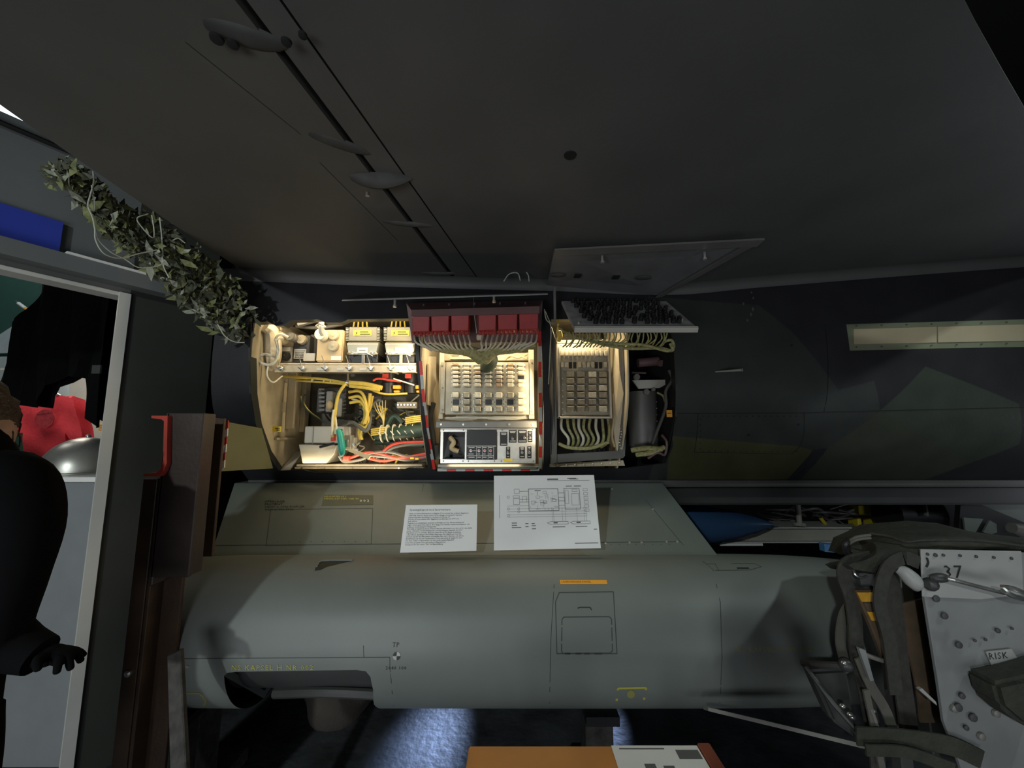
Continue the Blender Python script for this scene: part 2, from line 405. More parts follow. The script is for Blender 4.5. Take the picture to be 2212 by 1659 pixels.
b = MB(); b.lathe([(0, .012), (.01, .014), (.018, .004)], (c.x, 2.33, 1.571), (0, 0, 1), 12); obj('top_button', b, m_steel, dm, sm=True)
# red shirt
sh = [(38, 868), (85, 856), (130, 853), (160, 862), (176, 925), (180, 945), (150, 950), (140, 935), (138, 975), (120, 1010), (50, 1010), (48, 935), (20, 935), (12, 900)]
shp = [at(a, q, 3.1) for a, q in sh]
st = thing('red_shirt', 'red short sleeved shirt with a dark print hanging behind the steel dome', 'shirt', (shp[2].x, 3.1, shp[9].z))
b = MB()
sv, sf = surf([(p.x, p.z) for p in shp], [], (.02, .02), lambda x, z: V((x, 3.1+.008*sin(x*22+z*6)+.004*sin(z*28+x*15), z)))
k = len(sv); b.add(sv+[p+V((0, .09, 0)) for p in sv], [f for f in sf]+[tuple(i+k for i in reversed(f)) for f in sf])
obj('shirt_body', b, m_redsh, st, sm=True)
b = MB(); q = at(96, 905, 3.06)
b.lathe([(0, .075), (.003, .075)], q, (0, 1, 0), 20); b.add([q+V((-.07, -.002, .035)), q+V((.07, -.002, .05)), q+V((.05, -.002, .065)), q+V((-.05, -.002, .055))], [(0, 1, 2, 3)])
obj('shirt_print', b, m_dred, st)
b = MB(); b.tube([at(60, 860, 3.15), at(96, 838, 3.15), at(135, 857, 3.15)], .006, 6, 4); b.tube([at(96, 838, 3.15), at(96, 700, 3.15)], .004, 6); obj('hanger', b, m_steel, st)
# black hanging garment
gp = [(128, 600), (285, 628), (272, 760), (255, 900), (250, 925), (232, 922), (221, 905), (219, 822), (172, 815), (140, 850), (105, 882), (70, 872), (22, 856), (60, 770), (100, 680)]
gw = [at(a, q, 2.45) for a, q in gp]
gt = thing('black_garment', 'black cloth garment with a dangling sleeve hanging in the doorway', 'garment', (gw[0].x, 2.45, gw[0].z))
sv, sf = surf([(p.x, p.z) for p in gw], [], (.025, .03), lambda x, z: V((x, 2.35+.03*sin(x*34+z*3)+.015*sin(x*80), z)))
b = MB(); k = len(sv); b.add(sv+[p+V((0, .08, 0)) for p in sv], sf+[tuple(i+k for i in reversed(f)) for f in sf]); obj('cloth_body', b, m_blackc, gt, sm=True)
b = MB(); b.ribbon([at(200, 798, 2.31), at(218, 798, 2.31)], .05, (0, 0, 1), .01); obj('cloth_tab', b, m_boxdk, gt)
# pale board with a bowl and a pencil
YP = 3.94
pb = [at(-120, 740, YP), at(0, 722, YP), at(98, 658, YP), at(110, 640, YP), at(160, 640, YP), at(160, 760, YP), at(-120, 765, YP)]
pbo = thing('poster_board', 'pale blue white display board with a bowl and a pencil on the green wall', 'board', pb[0])
b = MB(); b.prism(pb, (0, .02, 0)); obj('board_face', b, m_pale, pbo)
b = MB(); b.prism([at(-120, 772, YP), at(150, 768, YP), at(150, 880, YP), at(-120, 880, YP)], (0, .03, 0)); one('lower_board', b, m_pale, 'pale board below the slanting one, behind the garment', 'board')
b = MB(); b.cyl(at(62, 696, 3.82), at(60, 712, 3.82), .1, 16, .06); b.tube([at(60, 692, 3.9), at(66, 688, 3.9), at(80, 695, 3.9)], .01, 6, 4); obj('glass_bowl', b, m_trim, pbo, sm=True)
pc = pbo
b = MB(); b.cyl(at(40, 655, 3.9), at(84, 687, 3.9), .016, 8); pc = obj('pencil', b, m_white, pc, sm=True)
b = MB(); b.cyl(at(55, 666, 3.899), at(66, 674, 3.899), .0168, 8); obj('band', b, m_orange, pc, sm=True)
b = MB(); b.cyl(at(33, 649, 3.9), at(40, 655, 3.9), .004, 8, .016); obj('tip', b, m_dkgreen, pc, sm=True)
b = MB(); b.prism([at(150, 815, YP), at(222, 818, YP), at(222, 960, YP), at(150, 960, YP)], (0, .035, 0)); one('grey_poster', b, m_paleg, 'grey photographic poster to the right of the red shirt', 'poster')
b = MB()
bs = thing('brass_stand', 'narrow stand topped with brass coloured strips right of the steel dome', 'stand', (at(224, 930, 2.98).x, 2.98, 0))
for i in range(3): b = MB(); b.bp(212, 916+5*i, 236, 920.5+5*i, 2.95, .06); obj('brass_strip', b, m_oband, bs, bev=.002)
b = MB(); q = at(224, 931, 2.98); b.cyl((q.x, 2.98, 0), (q.x, 2.98, q.z), .012, 10); obj('pole', b, m_grmet, bs)
b = MB(); b.bp(0, 805, 8, 1000, 3.6, .05); b.bp(9, 812, 14, 1000, 3.55, .03); b.bp(0, 795, 40, 800, 3.55, .3); one('white_stand', b, m_trim, 'narrow white stand left of the red shirt', 'stand')

# ------------------------------------------------------------------ the aircraft
jet = thing('jet_aircraft', 'dark camouflaged jet aircraft fuselage and wing with open equipment bays', 'aircraft', (0, 2.6, 1.27))
ROOT = [(440, 592), (540, 592), (800, 603), (1000, 610), (1190, 615), (1448, 624), (1620, 608), (2127, 564), (2500, 535)]
ZT = []
for a, q in ROOT:
    p = at(a, q, 2.11); ZT.append((p.x, p.z))
def zr(x): return smooth(ZT, x)
def onwing(px, py):
    d = ray(px, py); t = .8/d.z
    for _ in range(20): t = (zr(d.x*t)-CZ)/d.z
    return V((d.x*t, d.y*t, CZ+d.z*t))
def linef(p, q): return lambda y: p.x+(q.x-p.x)*(y-p.y)/(q.y-p.y)
EL = [onwing(538, 594), onwing(330, 455), onwing(130, 318), onwing(0, 226)]
def xl(y):
    t = sorted([(p.y, p.x) for p in EL]); 
    if y < t[0][0]: return t[0][1]+(t[1][1]-t[0][1])*(y-t[0][0])/(t[1][0]-t[0][0])
    return lerp(t, y)
L1 = linef(onwing(968, 587), onwing(516, 0)); L2 = linef(onwing(1024, 592), onwing(603, 0)); XR = linef(onwing(2212, 232), onwing(2082, 0))
def wingpanel(name, fa, fb, y0, y1, dz, mat, n=20, th=.05, bumpf=None):
    rows = 30; vs = []; 
    for i in range(rows+1):
        y = y0+(y1-y0)*i/rows; a, c_ = fa(y), fb(y)
        if c_ < a+.01: c_ = a+.01
        for j in range(n+1):
            x = a+(c_-a)*j/n; vs.append(V((x, y, zr(x)+dz)))
    q = (rows+1)*(n+1); top = [p+V((0, 0, th)) for p in vs]
    fs = []; w_ = n+1
    for i in range(rows):
        for j in range(n):
            f = (i*w_+j, i*w_+j+1, (i+1)*w_+j+1, (i+1)*w_+j); fs.append(f); fs.append(tuple(k_+q for k_ in reversed(f)))
    for i in range(rows):
        for j in (0, n):
            a = i*w_+j; c_ = (i+1)*w_+j; fs.append((a, c_, c_+q, a+q))
    for j in range(n):
        for i in (0, rows):
            a = i*w_+j; fs.append((a, a+1, a+1+q, a+q))
    mb = MB(); mb.add(vs+top, fs); return obj(name, mb, mat, jet, sm=True)
YW0 = -1.45
def XR2(y): return XR(y) if y >= .5 else lerp([(-1.35, -1.29), (0, .60), (.5, XR(.5))], y)  # unseen rear part of the edge shaped so its shadow crosses the papers
wingpanel('wing', lambda y: L2(y)+.006, lambda y: min(XR2(y), 5.2), YW0, 2.3, 0, m_wing, 40, .004)
wingpanel('elevon', lambda y: L1(y)+.012, lambda y: L2(y)-.003, YW0, 2.12, .004, m_wing, 6)
wingpanel('flap', xl, lambda y: L1(y)-.008, YW0, 2.12, 0, m_flap, 20)
wingpanel('wing_spar', lambda y: L1(y)-.2, lambda y: L2(y)+.1, YW0, 2.12, .053, m_gap, 6, .03)
def wp(px, py, dz=0): p = onwing(px, py); p.z -= dz; return p
m_fair = M('fairing_paint', (.05, .05, .048), .7, var=.2, scale=20)
# actuator fairings crossing the hinge line
def fairing(a, b_, w0, w1, h, name='hinge_fairing'):
    A = wp(*a); B = wp(*b_); d = (B-A); s = V((-d.y, d.x, 0)).normalized(); mb = MB(); n = 10; vs = []
    for i in range(n+1):
        t = i/n; c_ = A+d*t; c_.z = zr(c_.x); wd = (w0+(w1-w0)*t)*sin(pi*min(1, .12+t*.88))**.5/2+.002; hh = h*sin(pi*(.03+.94*t))**.7
        for j in range(7):
            an = pi*j/6; vs.append(c_+s*wd*cos(an)+V((0, 0, .004-hh*sin(an))))
    fs = [(i*7+j, i*7+j+1, i*7+8+j, i*7+7+j) for i in range(n) for j in range(6)]
    mb.add(vs, fs+[tuple(range(7)), tuple(range(n*7, n*7+7))]); return obj(name, mb, m_fair, jet, sm=True)
fairing((430, 50), (620, 105), .05, .06, .012)
fairing((655, 285), (800, 335), .035, .05, .01)
f3 = fairing((758, 385), (890, 385), .06, .035, .04, 'hinge_bracket')
b = MB(); q = wp(795, 396, .034); b.cyl(q, q-V((0, 0, .012)), .007, 10); obj('bolt', b, m_steel, f3)
fairing((820, 478), (935, 490), .03, .03, .012)
fairing((905, 590), (985, 592), .03, .05, .014)
for a, q in (((470, 68), .014), ((505, 80), .012), ((620, 75), .011), ((655, 60), .009)):
    b = MB(); pt = wp(*a, dz=.015); b.lathe([(0, q), (.006, q*.9), (.008, q*.4)], pt, (0, 0, -1), 12); obj('bolt', b, m_gap, jet, sm=True)
b = MB(); pt = wp(1232, 335); b.lathe([(0, .02), (.004, .018)], pt+V((0, 0, .001)), (0, 0, -1), 14); obj('drain_cap', b, m_gap, jet)
b = MB()
for (a, q) in (((400, 90), (650, 290)), ((690, 350), (860, 520))):
    A, B = wp(*a), wp(*q); s = V((.0008, 0, 0)); b.add( [p-V((0, 0, .001)) for p in (A-s, A+s, B+s, B-s)], [(0, 1, 2, 3)])
obj('seam', b, m_gap, jet)

# fuselage skin with openings
bay1 = [(543, 697), (583, 695), (600, 704), (612, 704), (632, 692), (690, 690), (702, 697), (735, 697), (750, 690), (893, 688), (897, 760), (906, 850), (918, 960), (925, 1013), (880, 1011), (860, 1019), (680, 1021), (655, 1015), (603, 1017), (575, 975), (553, 915), (543, 850), (541, 760)]
bay2 = [(901, 690), (1169, 688), (1172, 800), (1173, 1015), (940, 1017), (924, 945), (913, 850), (905, 760)]
bay3 = [(1191, 690), (1444, 690), (1455, 760), (1459, 830), (1458, 900), (1449, 965), (1435, 1000), (1345, 1012), (1187, 1010), (1187, 850)]
H = [[(Sk(a, q).x, Sk(a, q).z) for a, q in h] for h in (bay1, bay2, bay3)]
def xz(l): return [(Sk(a, q).x, Sk(a, q).z) for a, q in l]
G1 = (.04, .05, .038); G2 = (.062, .066, .03); G3 = (.034, .038, .036)
m_skin = camo('fuselage_camo_and_shade', (.022, .022, .025), [
    (xz([(1400, 640), (1640, 660), (1712, 718), (1811, 843), (1760, 967), (1400, 1040)]), G3),
    (xz([(1811, 843), (1888, 822), (1901, 887), (1789, 967), (1740, 975)]), G3),
    (xz([(1888, 822), (1982, 785), (2200, 872), (2202, 960), (2097, 1000), (1950, 1022), (1789, 967), (1901, 887)]), G1),
    (xz([(1901, 887), (1789, 967), (1730, 1036), (2000, 1036), (2097, 1000)]), (.042, .047, .034)),
    (xz([(1440, 903), (1495, 900), (1723, 964), (1760, 967), (1700, 1036), (1440, 1036)]), G2),
    (xz([(-200, 560), (500, 560), (500, 1040), (-200, 1040)]), (.01, .01, .01))])  # last patch: left end painted black to stand in for shadow there
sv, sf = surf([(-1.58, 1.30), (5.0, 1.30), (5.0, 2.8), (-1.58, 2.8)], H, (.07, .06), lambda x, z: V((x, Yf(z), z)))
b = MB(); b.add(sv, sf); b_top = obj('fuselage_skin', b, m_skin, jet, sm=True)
b = MB()                                                       # dark edge flanges of the openings
for h in H:
    n = len(h); cx = sum(p[0] for p in h)/n; cz = sum(p[1] for p in h)/n; vs = []
    for x, z in h: vs += [V((x, Yf(z)-.003, z)), V((x, Yf(z)+.05, z)), V((x+(x-cx)*.02, Yf(z)+.05, z+(z-cz)*.02)), V((x+(.01 if x > cx else -.01), Yf(z)-.003, z))]
    b.add(vs, [(i*4+j, i*4+j+1, ((i+1) % n)*4+j+1, ((i+1) % n)*4+j) for i in range(n) for j in range(3)]+[(i*4+3, i*4, ((i+1) % n)*4, ((i+1) % n)*4+3) for i in range(n)])
obj('bay_rim', b, m_frame, jet)
b = MB(); b.box(-1.58, 5, 2.40, 3.6, 1.275, 1.325); obj('fuselage_ledge', b, m_ledge, jet, bev=.01, seg=2)
b = MB(); b.box(-1.58, 5, 2.47, 3.6, 1.16, 1.275); obj('belly_panel', b, m_charcoal, jet, bev=.012, seg=2)
b = MB(); b.box(-1.58, 5, 2.3, 2.34, 2.30, 2.9); b.box(-1.58, -1.50, 2.42, 3.6, 1.3, 2.8); b.box(-1.58, 5, 3.3, 3.4, 1.3, 2.8); obj('inner_bulkhead', b, m_gap, jet)
# wing root fillet
b = MB(); pts = [(x, zr(x)) for x in [at(p_, 600, 2.1).x for p_ in range(440, 2500, 40)]]; vs = []
for x, z in pts:
    for a in range(6):
        t = a/5*pi/2; r_ = .05; vs.append(V((x, Yf(z-.05)-.002-r_*(1-sin(t)) if 1 else 0, z-r_*(1-cos(t))+.001)))
b.add(vs, [(i*6+j, i*6+j+1, i*6+7+j, i*6+6+j) for i in range(len(pts)-1) for j in range(5)])
obj('root_fillet', b, m_wing, jet, sm=True)
# panel lines, rivets, formation light strip on the rear fuselage
def skinline(mb, pts, wd=.0015, off=.0012):
    P = [Sk(a, q, off) for a, q in pts]
    for A, B in zip(P, P[1:]):
        n = max(1, int((B-A).length/.06)); 
        for i in range(n):
            a = A.lerp(B, i/n); c_ = A.lerp(B, (i+1)/n); a.y = Yf(a.z)-off; c_.y = Yf(c_.z)-off
            t = (c_-a).normalized(); s = t.cross(V((0, 1, 0))).normalized()*wd
            mb.add([a-s, a+s, c_+s, c_-s], [(0, 1, 2, 3)])
b = MB()
skinline(b, [(1508, 893), (1737, 892), (1737, 940), (1728, 965), (1710, 981), (1500, 977), (1508, 893)])
skinline(b, [(1463, 893), (1508, 893)]); skinline(b, [(1737, 892), (1780, 890), (1782, 700)]); skinline(b, [(1780, 890), (2210, 880)])
skinline(b, [(1760, 965), (1740, 1010), (1715, 1035)])
obj('panel_seams', b, m_gap, jet, kind='stuff')
b = MB()
for i in range(16): 
    for q in (899, 975): p = Sk(1518+i*13.5, q, .001); b.cyl(p, p-V((0, .0015, 0)), .0028, 6)
for i in range(6): p = Sk(1513, 905+i*13, .001); b.cyl(p, p-V((0, .0015, 0)), .0028, 6)
for (a, q) in ((1710, 746), (1617, 940), (1725, 917)): p = Sk(a, q, .001); b.cyl(p, p-V((0, .003, 0)), .006, 8)
obj('rivets', b, m_gap, jet, kind='stuff')
fs_ = obj('light_strip_frame', (lambda mb: mb.prism([Sk(1829, 700, .004), Sk(2560, 680, .004), Sk(2560, 742, .004), Sk(1837, 757, .004)], (0, .01, 0)))(MB()), m_stripf, jet, bev=.002)
for x0, x1 in ((1845, 2024), (2027, 2290), (2293, 2540)):
    t0 = (x0-1829)/731; t1 = (x1-1829)/731
    b = MB(); b.prism([Sk(x0, 711-20*t0, .009), Sk(x1, 711-20*t1, .009), Sk(x1, 744-15*t1, .009), Sk(x0, 744-15*t0, .009)], (0, .006, 0)); obj('light_panel', b, m_strip, fs_, bev=.001)
b = MB()
for i in range(12): 
    for q in (704, 750): p = Sk(1850+i*54, q-i*1.3, .007); b.cyl(p, p-V((0, .003, 0)), .004, 8)
obj('screws', b, m_steel, fs_)
b = MB(); A = Sk(1545, 803, 0); B = Sk(1602, 799, .06); b.cyl(A, B, .004, 8, .007); b.cyl(B, B+V((.004, -.001, 0)), .0095, 10); obj('static_probe', b, m_boxgrey, jet, sm=True)
b = MB()
for k_ in range(7): p = Sk(1615+random.uniform(-15, 25), 620+k_*12, .001); r_ = random.uniform(.004, .01); b.prism([p+V((r_*cos(t)*random.uniform(.5, 1), 0, r_*sin(t)*1.6*random.uniform(.5, 1))) for t in [i*pi/4 for i in range(8)]], (0, -.0006, 0))
obj('paint_chips', b, m_ledge, jet, kind='stuff')

# bay liners
def liner(name, px0, px1, py0, py1, Yb, mats, sidel=True, sider=True, Yfr=2.09):
    mid = (py0+py1)/2; x0 = at(px0, mid, 2.05).x-.015; x1 = at(px1, mid, 2.05).x+.015; z1 = at(900, py0, 2.05).z+.06; z0 = at(900, py1, 2.36).z-.01
    t = .008; o = None
    b = MB(); b.box(x0, x1, Yb, Yb+t, z0, z1); o = obj(name, b, mats[0], jet)
    b = MB(); b.box(x0, x1, 2.12, Yb, z1, z1+t); obj('liner_roof', b, m_primer, jet)
    b = MB(); b.box(x0, x1, 2.40, Yb, z0-t, z0); obj('liner_floor', b, mats[1], jet)
    for x, on in ((x0, sidel), (x1, sider)):
        if not on: continue
        zs = [z0+(z1-z0)*i/12 for i in range(13)]
        b = MB(); vs = []
        for z in zs: vs += [V((x-t/2, Yf(z)+.008, z)), V((x+t/2, Yf(z)+.008, z)), V((x+t/2, Yb, z)), V((x-t/2, Yb, z))]
        b.add(vs, [(i*4+j, i*4+(j+1) % 4, i*4+4+(j+1) % 4, i*4+4+j) for i in range(12) for j in range(4)]+[(0, 1, 2, 3), (48, 49, 50, 51)])
        obj('liner_side', b, mats[1], jet)
    return x0, x1, z0, z1
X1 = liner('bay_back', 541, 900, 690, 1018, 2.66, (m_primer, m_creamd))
X2 = liner('bay_back', 913, 1172, 690, 1018, 2.62, (m_primer, m_cream))
X3 = liner('bay_back', 1187, 1353, 690, 1012, 2.60, (m_primer, m_cream))
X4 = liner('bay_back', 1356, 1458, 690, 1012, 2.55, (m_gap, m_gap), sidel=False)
# bay 1 left side relief: raised cream channel, ribs, floor tread
xs = X1[0]+.005
b = MB(); b.tube([(xs+.012, 2.12, 2.18), (xs+.03, 2.16, 2.15), (xs+.035, 2.18, 2.02), (xs+.012, 2.2, 1.95)], [.03, .04, .04, .02], 10, 5); obj('air_duct', b, m_cream, jet, sm=True)
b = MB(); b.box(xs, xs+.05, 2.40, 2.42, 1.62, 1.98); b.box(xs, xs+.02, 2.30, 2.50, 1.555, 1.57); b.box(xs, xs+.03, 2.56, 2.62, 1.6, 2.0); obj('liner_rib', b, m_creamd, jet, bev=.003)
b = MB(); b.box(xs+.0, xs+.006, 2.36, 2.39, 1.6, 1.72); b.box(xs, xs+.006, 2.36, 2.39, 1.78, 1.9); obj('liner_bracket', b, m_cream, jet, bev=.002)
b = MB(); b.prism([at(625, 1015, 2.36), at(605, 1015, 2.36), at(640, 975, 2.55), at(655, 975, 2.55)], (0, 0, -.01)); obj('foot_step', b, m_paleg, jet)
b = MB(); q = at(597, 927, 2.3); b.bp(587, 921, 607, 933, 2.28, .002); o = obj('warning_label', b, m_yellow, jet); b = MB(); b.bp(594, 924, 604, 926, 2.278, .001); b.bp(597, 928, 604, 930, 2.278, .001); obj('warning_mark', b, m_inkd, o)
b = MB(); b.bp(640, 1003, 912, 1008, 2.37, .08); b.bp(636, 1009, 915, 1013, 2.375, .05); obj('sill_plate', b, m_creamd, jet, bev=.002)
b = MB()
for a in (652, 700, 760, 810, 862, 897): q = at(a, 1011, 2.372); b.cyl(q, q-V((0, .003, 0)), .005, 8)
obj('sill_screws', b, m_steel, jet)
# open doors
def door(name, c4, th, mat, lab=None):
    b = MB(); q = [V(p) for p in c4]; n = (q[1]-q[0]).cross(q[3]-q[0]).normalized()
    if n.z < 0: n = -n
    b.hexa(q, n*th); return obj(name, b, mat, jet, bev=.002, label=lab)
dA, dB = at(740, 650, 1.64), at(1183, 636, 1.62); dC = V((dB.x, 2.04, 2.335)); dD = V((dA.x-.03, 2.04, 2.335))
d2 = door('access_door', (dA, dB, dC, dD), .008, m_charcoal, 'narrow bay door swung open nearly edge on, with two latch pins')
b = MB(); b.tube([dA-V((0, .004, 0)), dB-V((0, .004, 0))], .0032, 6); obj('door_edge', b, m_steel, d2)
for a, q in ((853, 651), (1067, 641)):
    b = MB(); p = at(a, q, 1.66); b.cyl(p+V((0, 0, .006)), p-V((0, 0, .018)), .0055, 8); b.cyl(p-V((0, 0, .018)), p-V((0, 0, .026)), .008, 10); obj('latch_pin', b, m_alu, d2, sm=True)
c4 = [wp(1196, 530, .03), wp(1640, 507, .03), V((at(1430, 640, 2.05).x, 2.05, 2.33)), V((at(1182, 607, 2.05).x, 2.05, 2.39))]
d3 = door('access_door', c4, .01, M('door_inner', (.15, .15, .152), .5, var=.15, scale=8), 'large bay door propped open under the wing')
b = MB(); e = (c4[1]-c4[0]); b.hexa([c4[0]-V((0, .03, -.0)), c4[1]-V((0, .03, 0)), c4[1]+V((0, .02, -.004)), c4[0]+V((0, .02, -.004))], (0, 0, -.008)); b.hexa([c4[1], c4[2], c4[2]-V((.035, 0, .004)), c4[1]-V((.045, 0, .004))], (0, 0, -.006)); obj('door_rim', b, M('door_rim', (.13, .13, .12), .45), d3)
def ond(u, v, dz=.004): 
    p = (c4[0]*(1-u)+c4[1]*u)*(1-v)+(c4[3]*(1-u)+c4[2]*u)*v; return p-V((0, 0, dz))
for u in (.27, .80):
    b = MB(); p = ond(u, .12); b.cyl(p, p-V((0, 0, .025)), .006, 8); b.cyl(p-V((0, 0, .025)), p-V((0, 0, .034)), .009, 10); obj('latch_pin', b, m_alu, d3, sm=True)
for u in (.2, .47):
    b = MB(); p = ond(u, .62); b.box(p.x-.016, p.x+.016, p.y-.02, p.y+.02, p.z-.004, p.z+.002); obj('door_slot', b, m_gap, d3)
for u in (.06, .66):
    b = MB(); p = ond(u, .62); b.sphere(p, .04, .025, .006, 16, 8); obj('door_blister', b, m_ledge, d3, sm=True)
b = MB(); b.tube([at(1088, 608, 1.95), at(1100, 592, 1.95), at(1118, 590, 1.95), at(1124, 606, 1.95)], .003, 6, 5); b.tube([at(1112, 590, 1.95), at(1125, 580, 1.95), at(1140, 592, 1.95), at(1143, 608, 1.95)], .003, 6, 5); obj('door_cord', b, m_cord, jet, sm=True)

# hazard tape round bay 2
def tape(path, n, off=.004, wd=.017, start=0):
    L = [at(a, q, Y) for a, q, Y in path]; tot = [0]
    for a, c_ in zip(L, L[1:]): tot.append(tot[-1]+(c_-a).length)
    def pt(s): return V([lerp([(t, p[k_]) for t, p in zip(tot, L)], s) for k_ in range(3)])
    for i in range(n):
        s0 = tot[-1]*i/n; s1 = tot[-1]*(i+1)/n-.0005; A, B = pt(s0), pt(s1); t = (B-A).normalized(); s = t.cross(V((0, 1, 0))).normalized()*wd/2
        b = MB(); b.hexa([A-s, A+s, B+s, B-s], (0, .0015, 0)); obj('tape_red' if (i+start) % 2 == 0 else 'tape_grey', b, m_tapered if (i+start) % 2 == 0 else m_tapewh, jet)
tape([(908, 780, 2.035), (914, 850, 2.045), (923, 930, 2.14), (938, 1014, 2.31)], 9)
tape([(1166, 715, 2.035), (1167, 850, 2.045), (1168, 930, 2.14), (1167, 1012, 2.31)], 10)
tape([(945, 1015, 2.33), (1165, 1014, 2.33)], 11, start=1)

# olive plate with striped tape beside bay 1
ol = thing('olive_panel', 'olive metal panel with red and white striped edge between brown post and first bay', 'panel', at(522, 1012, 1.9))
b = MB(); b.prism([at(488, 912, 1.86), at(560, 925, 2.10), at(585, 1012, 2.22), at(478, 1018, 1.86)], (0, .02, 0)); obj('plate', b, m_olive, ol)
for i in range(6):
    b = MB(); y0 = 914+i*17; x0 = 486-i*1.6; b.prism([at(x0, y0, 1.85), at(x0+7, y0-6, 1.85), at(x0+6, y0+11, 1.85), at(x0-2, y0+17, 1.85)], (0, .006, 0)); obj('tape_stripe', b, m_red if i % 2 == 0 else m_white, ol)

# ------------------------------------------------------------------ bay 1 equipment
sh_ = thing('equipment_shelf', 'tan shelf rail with wing bolt clamps across the first bay', 'shelf', at(740, 805, 2.2))
b = MB(); b.bp(592, 789, 899, 804, 2.19, .01); b.bp(592, 784, 899, 788, 2.2, .36); obj('rail', b, m_cream, sh_, bev=.002)
for a in (608, 655, 705, 757, 803, 846, 888):
    b = MB(); q = at(a, 797, 2.185); b.lathe([(0, .014), (.008, .014), (.012, .009), (.02, .008)], q, (0, -1, 0), 14); b.tube([q+V((0, -.015, 0)), at(a-6, 780, 2.17), at(a-10, 768, 2.18)], .0025, 6); b.tube([q+V((-.02, -.015, .006)), q+V((0, -.018, -.003)), q+V((.02, -.015, .006))], .004, 6, 3)
    obj('wing_bolt', b, m_steel, sh_, sm=True)
for a in (691, 735, 784, 868):
    b = MB(); b.bp(a-7, 796, a+7, 799, 2.186, .003); obj('shelf_label', b, m_white, sh_)
def cap(mb, px, py, Y, r, d=.02, n=20):
    q = at(px, py, Y); mb.lathe([(0, r), (d*.7, r), (d*.72, r*.93), (d, r*.9), (d, r*.3), (d+.002, r*.25)], q, (0, -1, 0), n); return mb
u1 = thing('connector_unit', 'dark connector unit with coiled white cable, leftmost on the shelf', 'unit', at(615, 782, 2.25))
b = MB(); b.bp(587, 748, 630, 782, 2.24, .15); obj('housing', b, m_boxgrey, u1, bev=.004)
b = MB(); cap(b, 619, 770, 2.24, .026, .03); obj('plug', b, m_black, u1, sm=True)
b = MB(); b.bp(605, 750, 627, 759, 2.236, .003); obj('name_plate', b, m_white, u1)
b = MB(); cap(b, 612, 733, 2.24, .036, .07); obj('connector', b, m_cream, u1, sm=True)
b = MB(); b.tube([at(622, 728, 2.15), at(605, 722, 2.12), at(596, 733, 2.12), at(600, 752, 2.12), at(595, 780, 2.12), at(580, 788, 2.12), at(563, 782, 2.12), at(562, 770, 2.12), at(574, 765, 2.12), at(600, 772, 2.12)], .0075, 8, 5)
b.tube([at(612, 730, 2.13), at(602, 735, 2.12), at(603, 760, 2.12), at(592, 784, 2.12)], .006, 8, 5); b.tube([at(580, 785, 2.14), at(577, 810, 2.14), at(590, 826, 2.14), at(610, 812, 2.2)], .004, 8, 5)
obj('coiled_cable', b, m_whwire, u1, sm=True)
u2 = thing('relay_unit', 'black relay unit with a large grey screw cap and data plate, second on the shelf', 'unit', at(655, 782, 2.25))
b = MB(); b.bp(633, 724, 668, 782, 2.25, .2); b.bp(669, 722, 683, 782, 2.3, .15); obj('housing', b, m_boxdk, u2, bev=.004)
b = MB(); cap(b, 641, 733, 2.25, .026, .08); obj('screw_cap', b, m_grmet, u2, sm=True)
b = MB(); cap(b, 655, 735, 2.25, .028, .03); obj('connector', b, m_creamd, u2, sm=True)
b = MB(); b.bp(635, 754, 661, 775, 2.246, .003); o = obj('data_plate', b, m_paleg, u2)
b = MB()
for i in range(5): b.bp(637, 757+i*3.5, 659-3*(i % 2), 758.4+i*3.5, 2.2445, .001)
obj('plate_lines', b, m_ink, o)
b = MB(); b.bp(655, 763, 680, 780, 2.235, .01); obj('clamp', b, m_paleg, u2, bev=.002)
u3 = thing('tan_junction_box', 'tan junction box with three round connector caps on the shelf', 'box', at(712, 782, 2.22))
b = MB(); b.bp(684, 712, 741, 781, 2.22, .18); obj('housing', b, m_tan, u3, bev=.006, seg=2)
for a, q in ((722, 725), (721, 748)): b = MB(); cap(b, a, q, 2.22, .031, .018, 24); obj('round_cap', b, m_creamd, u3, sm=True)
b = MB(); cap(b, 700, 726, 2.22, .034, .05, 24); b.tube([at(699, 722, 2.15), at(694, 712, 2.13), at(695, 690, 2.12), at(694, 670, 2.12)], [.018, .016, .013, .013], 10, 4); b.tube([at(683, 704, 2.12), at(690, 700, 2.10), at(703, 706, 2.12), at(690, 709, 2.13), at(683, 704, 2.12)], .004, 6, 4); obj('plug_lead', b, m_whwire, u3, sm=True)
b = MB(); b.bp(715, 769, 737, 778, 2.216, .002); obj('paper_tag', b, m_white, u3)
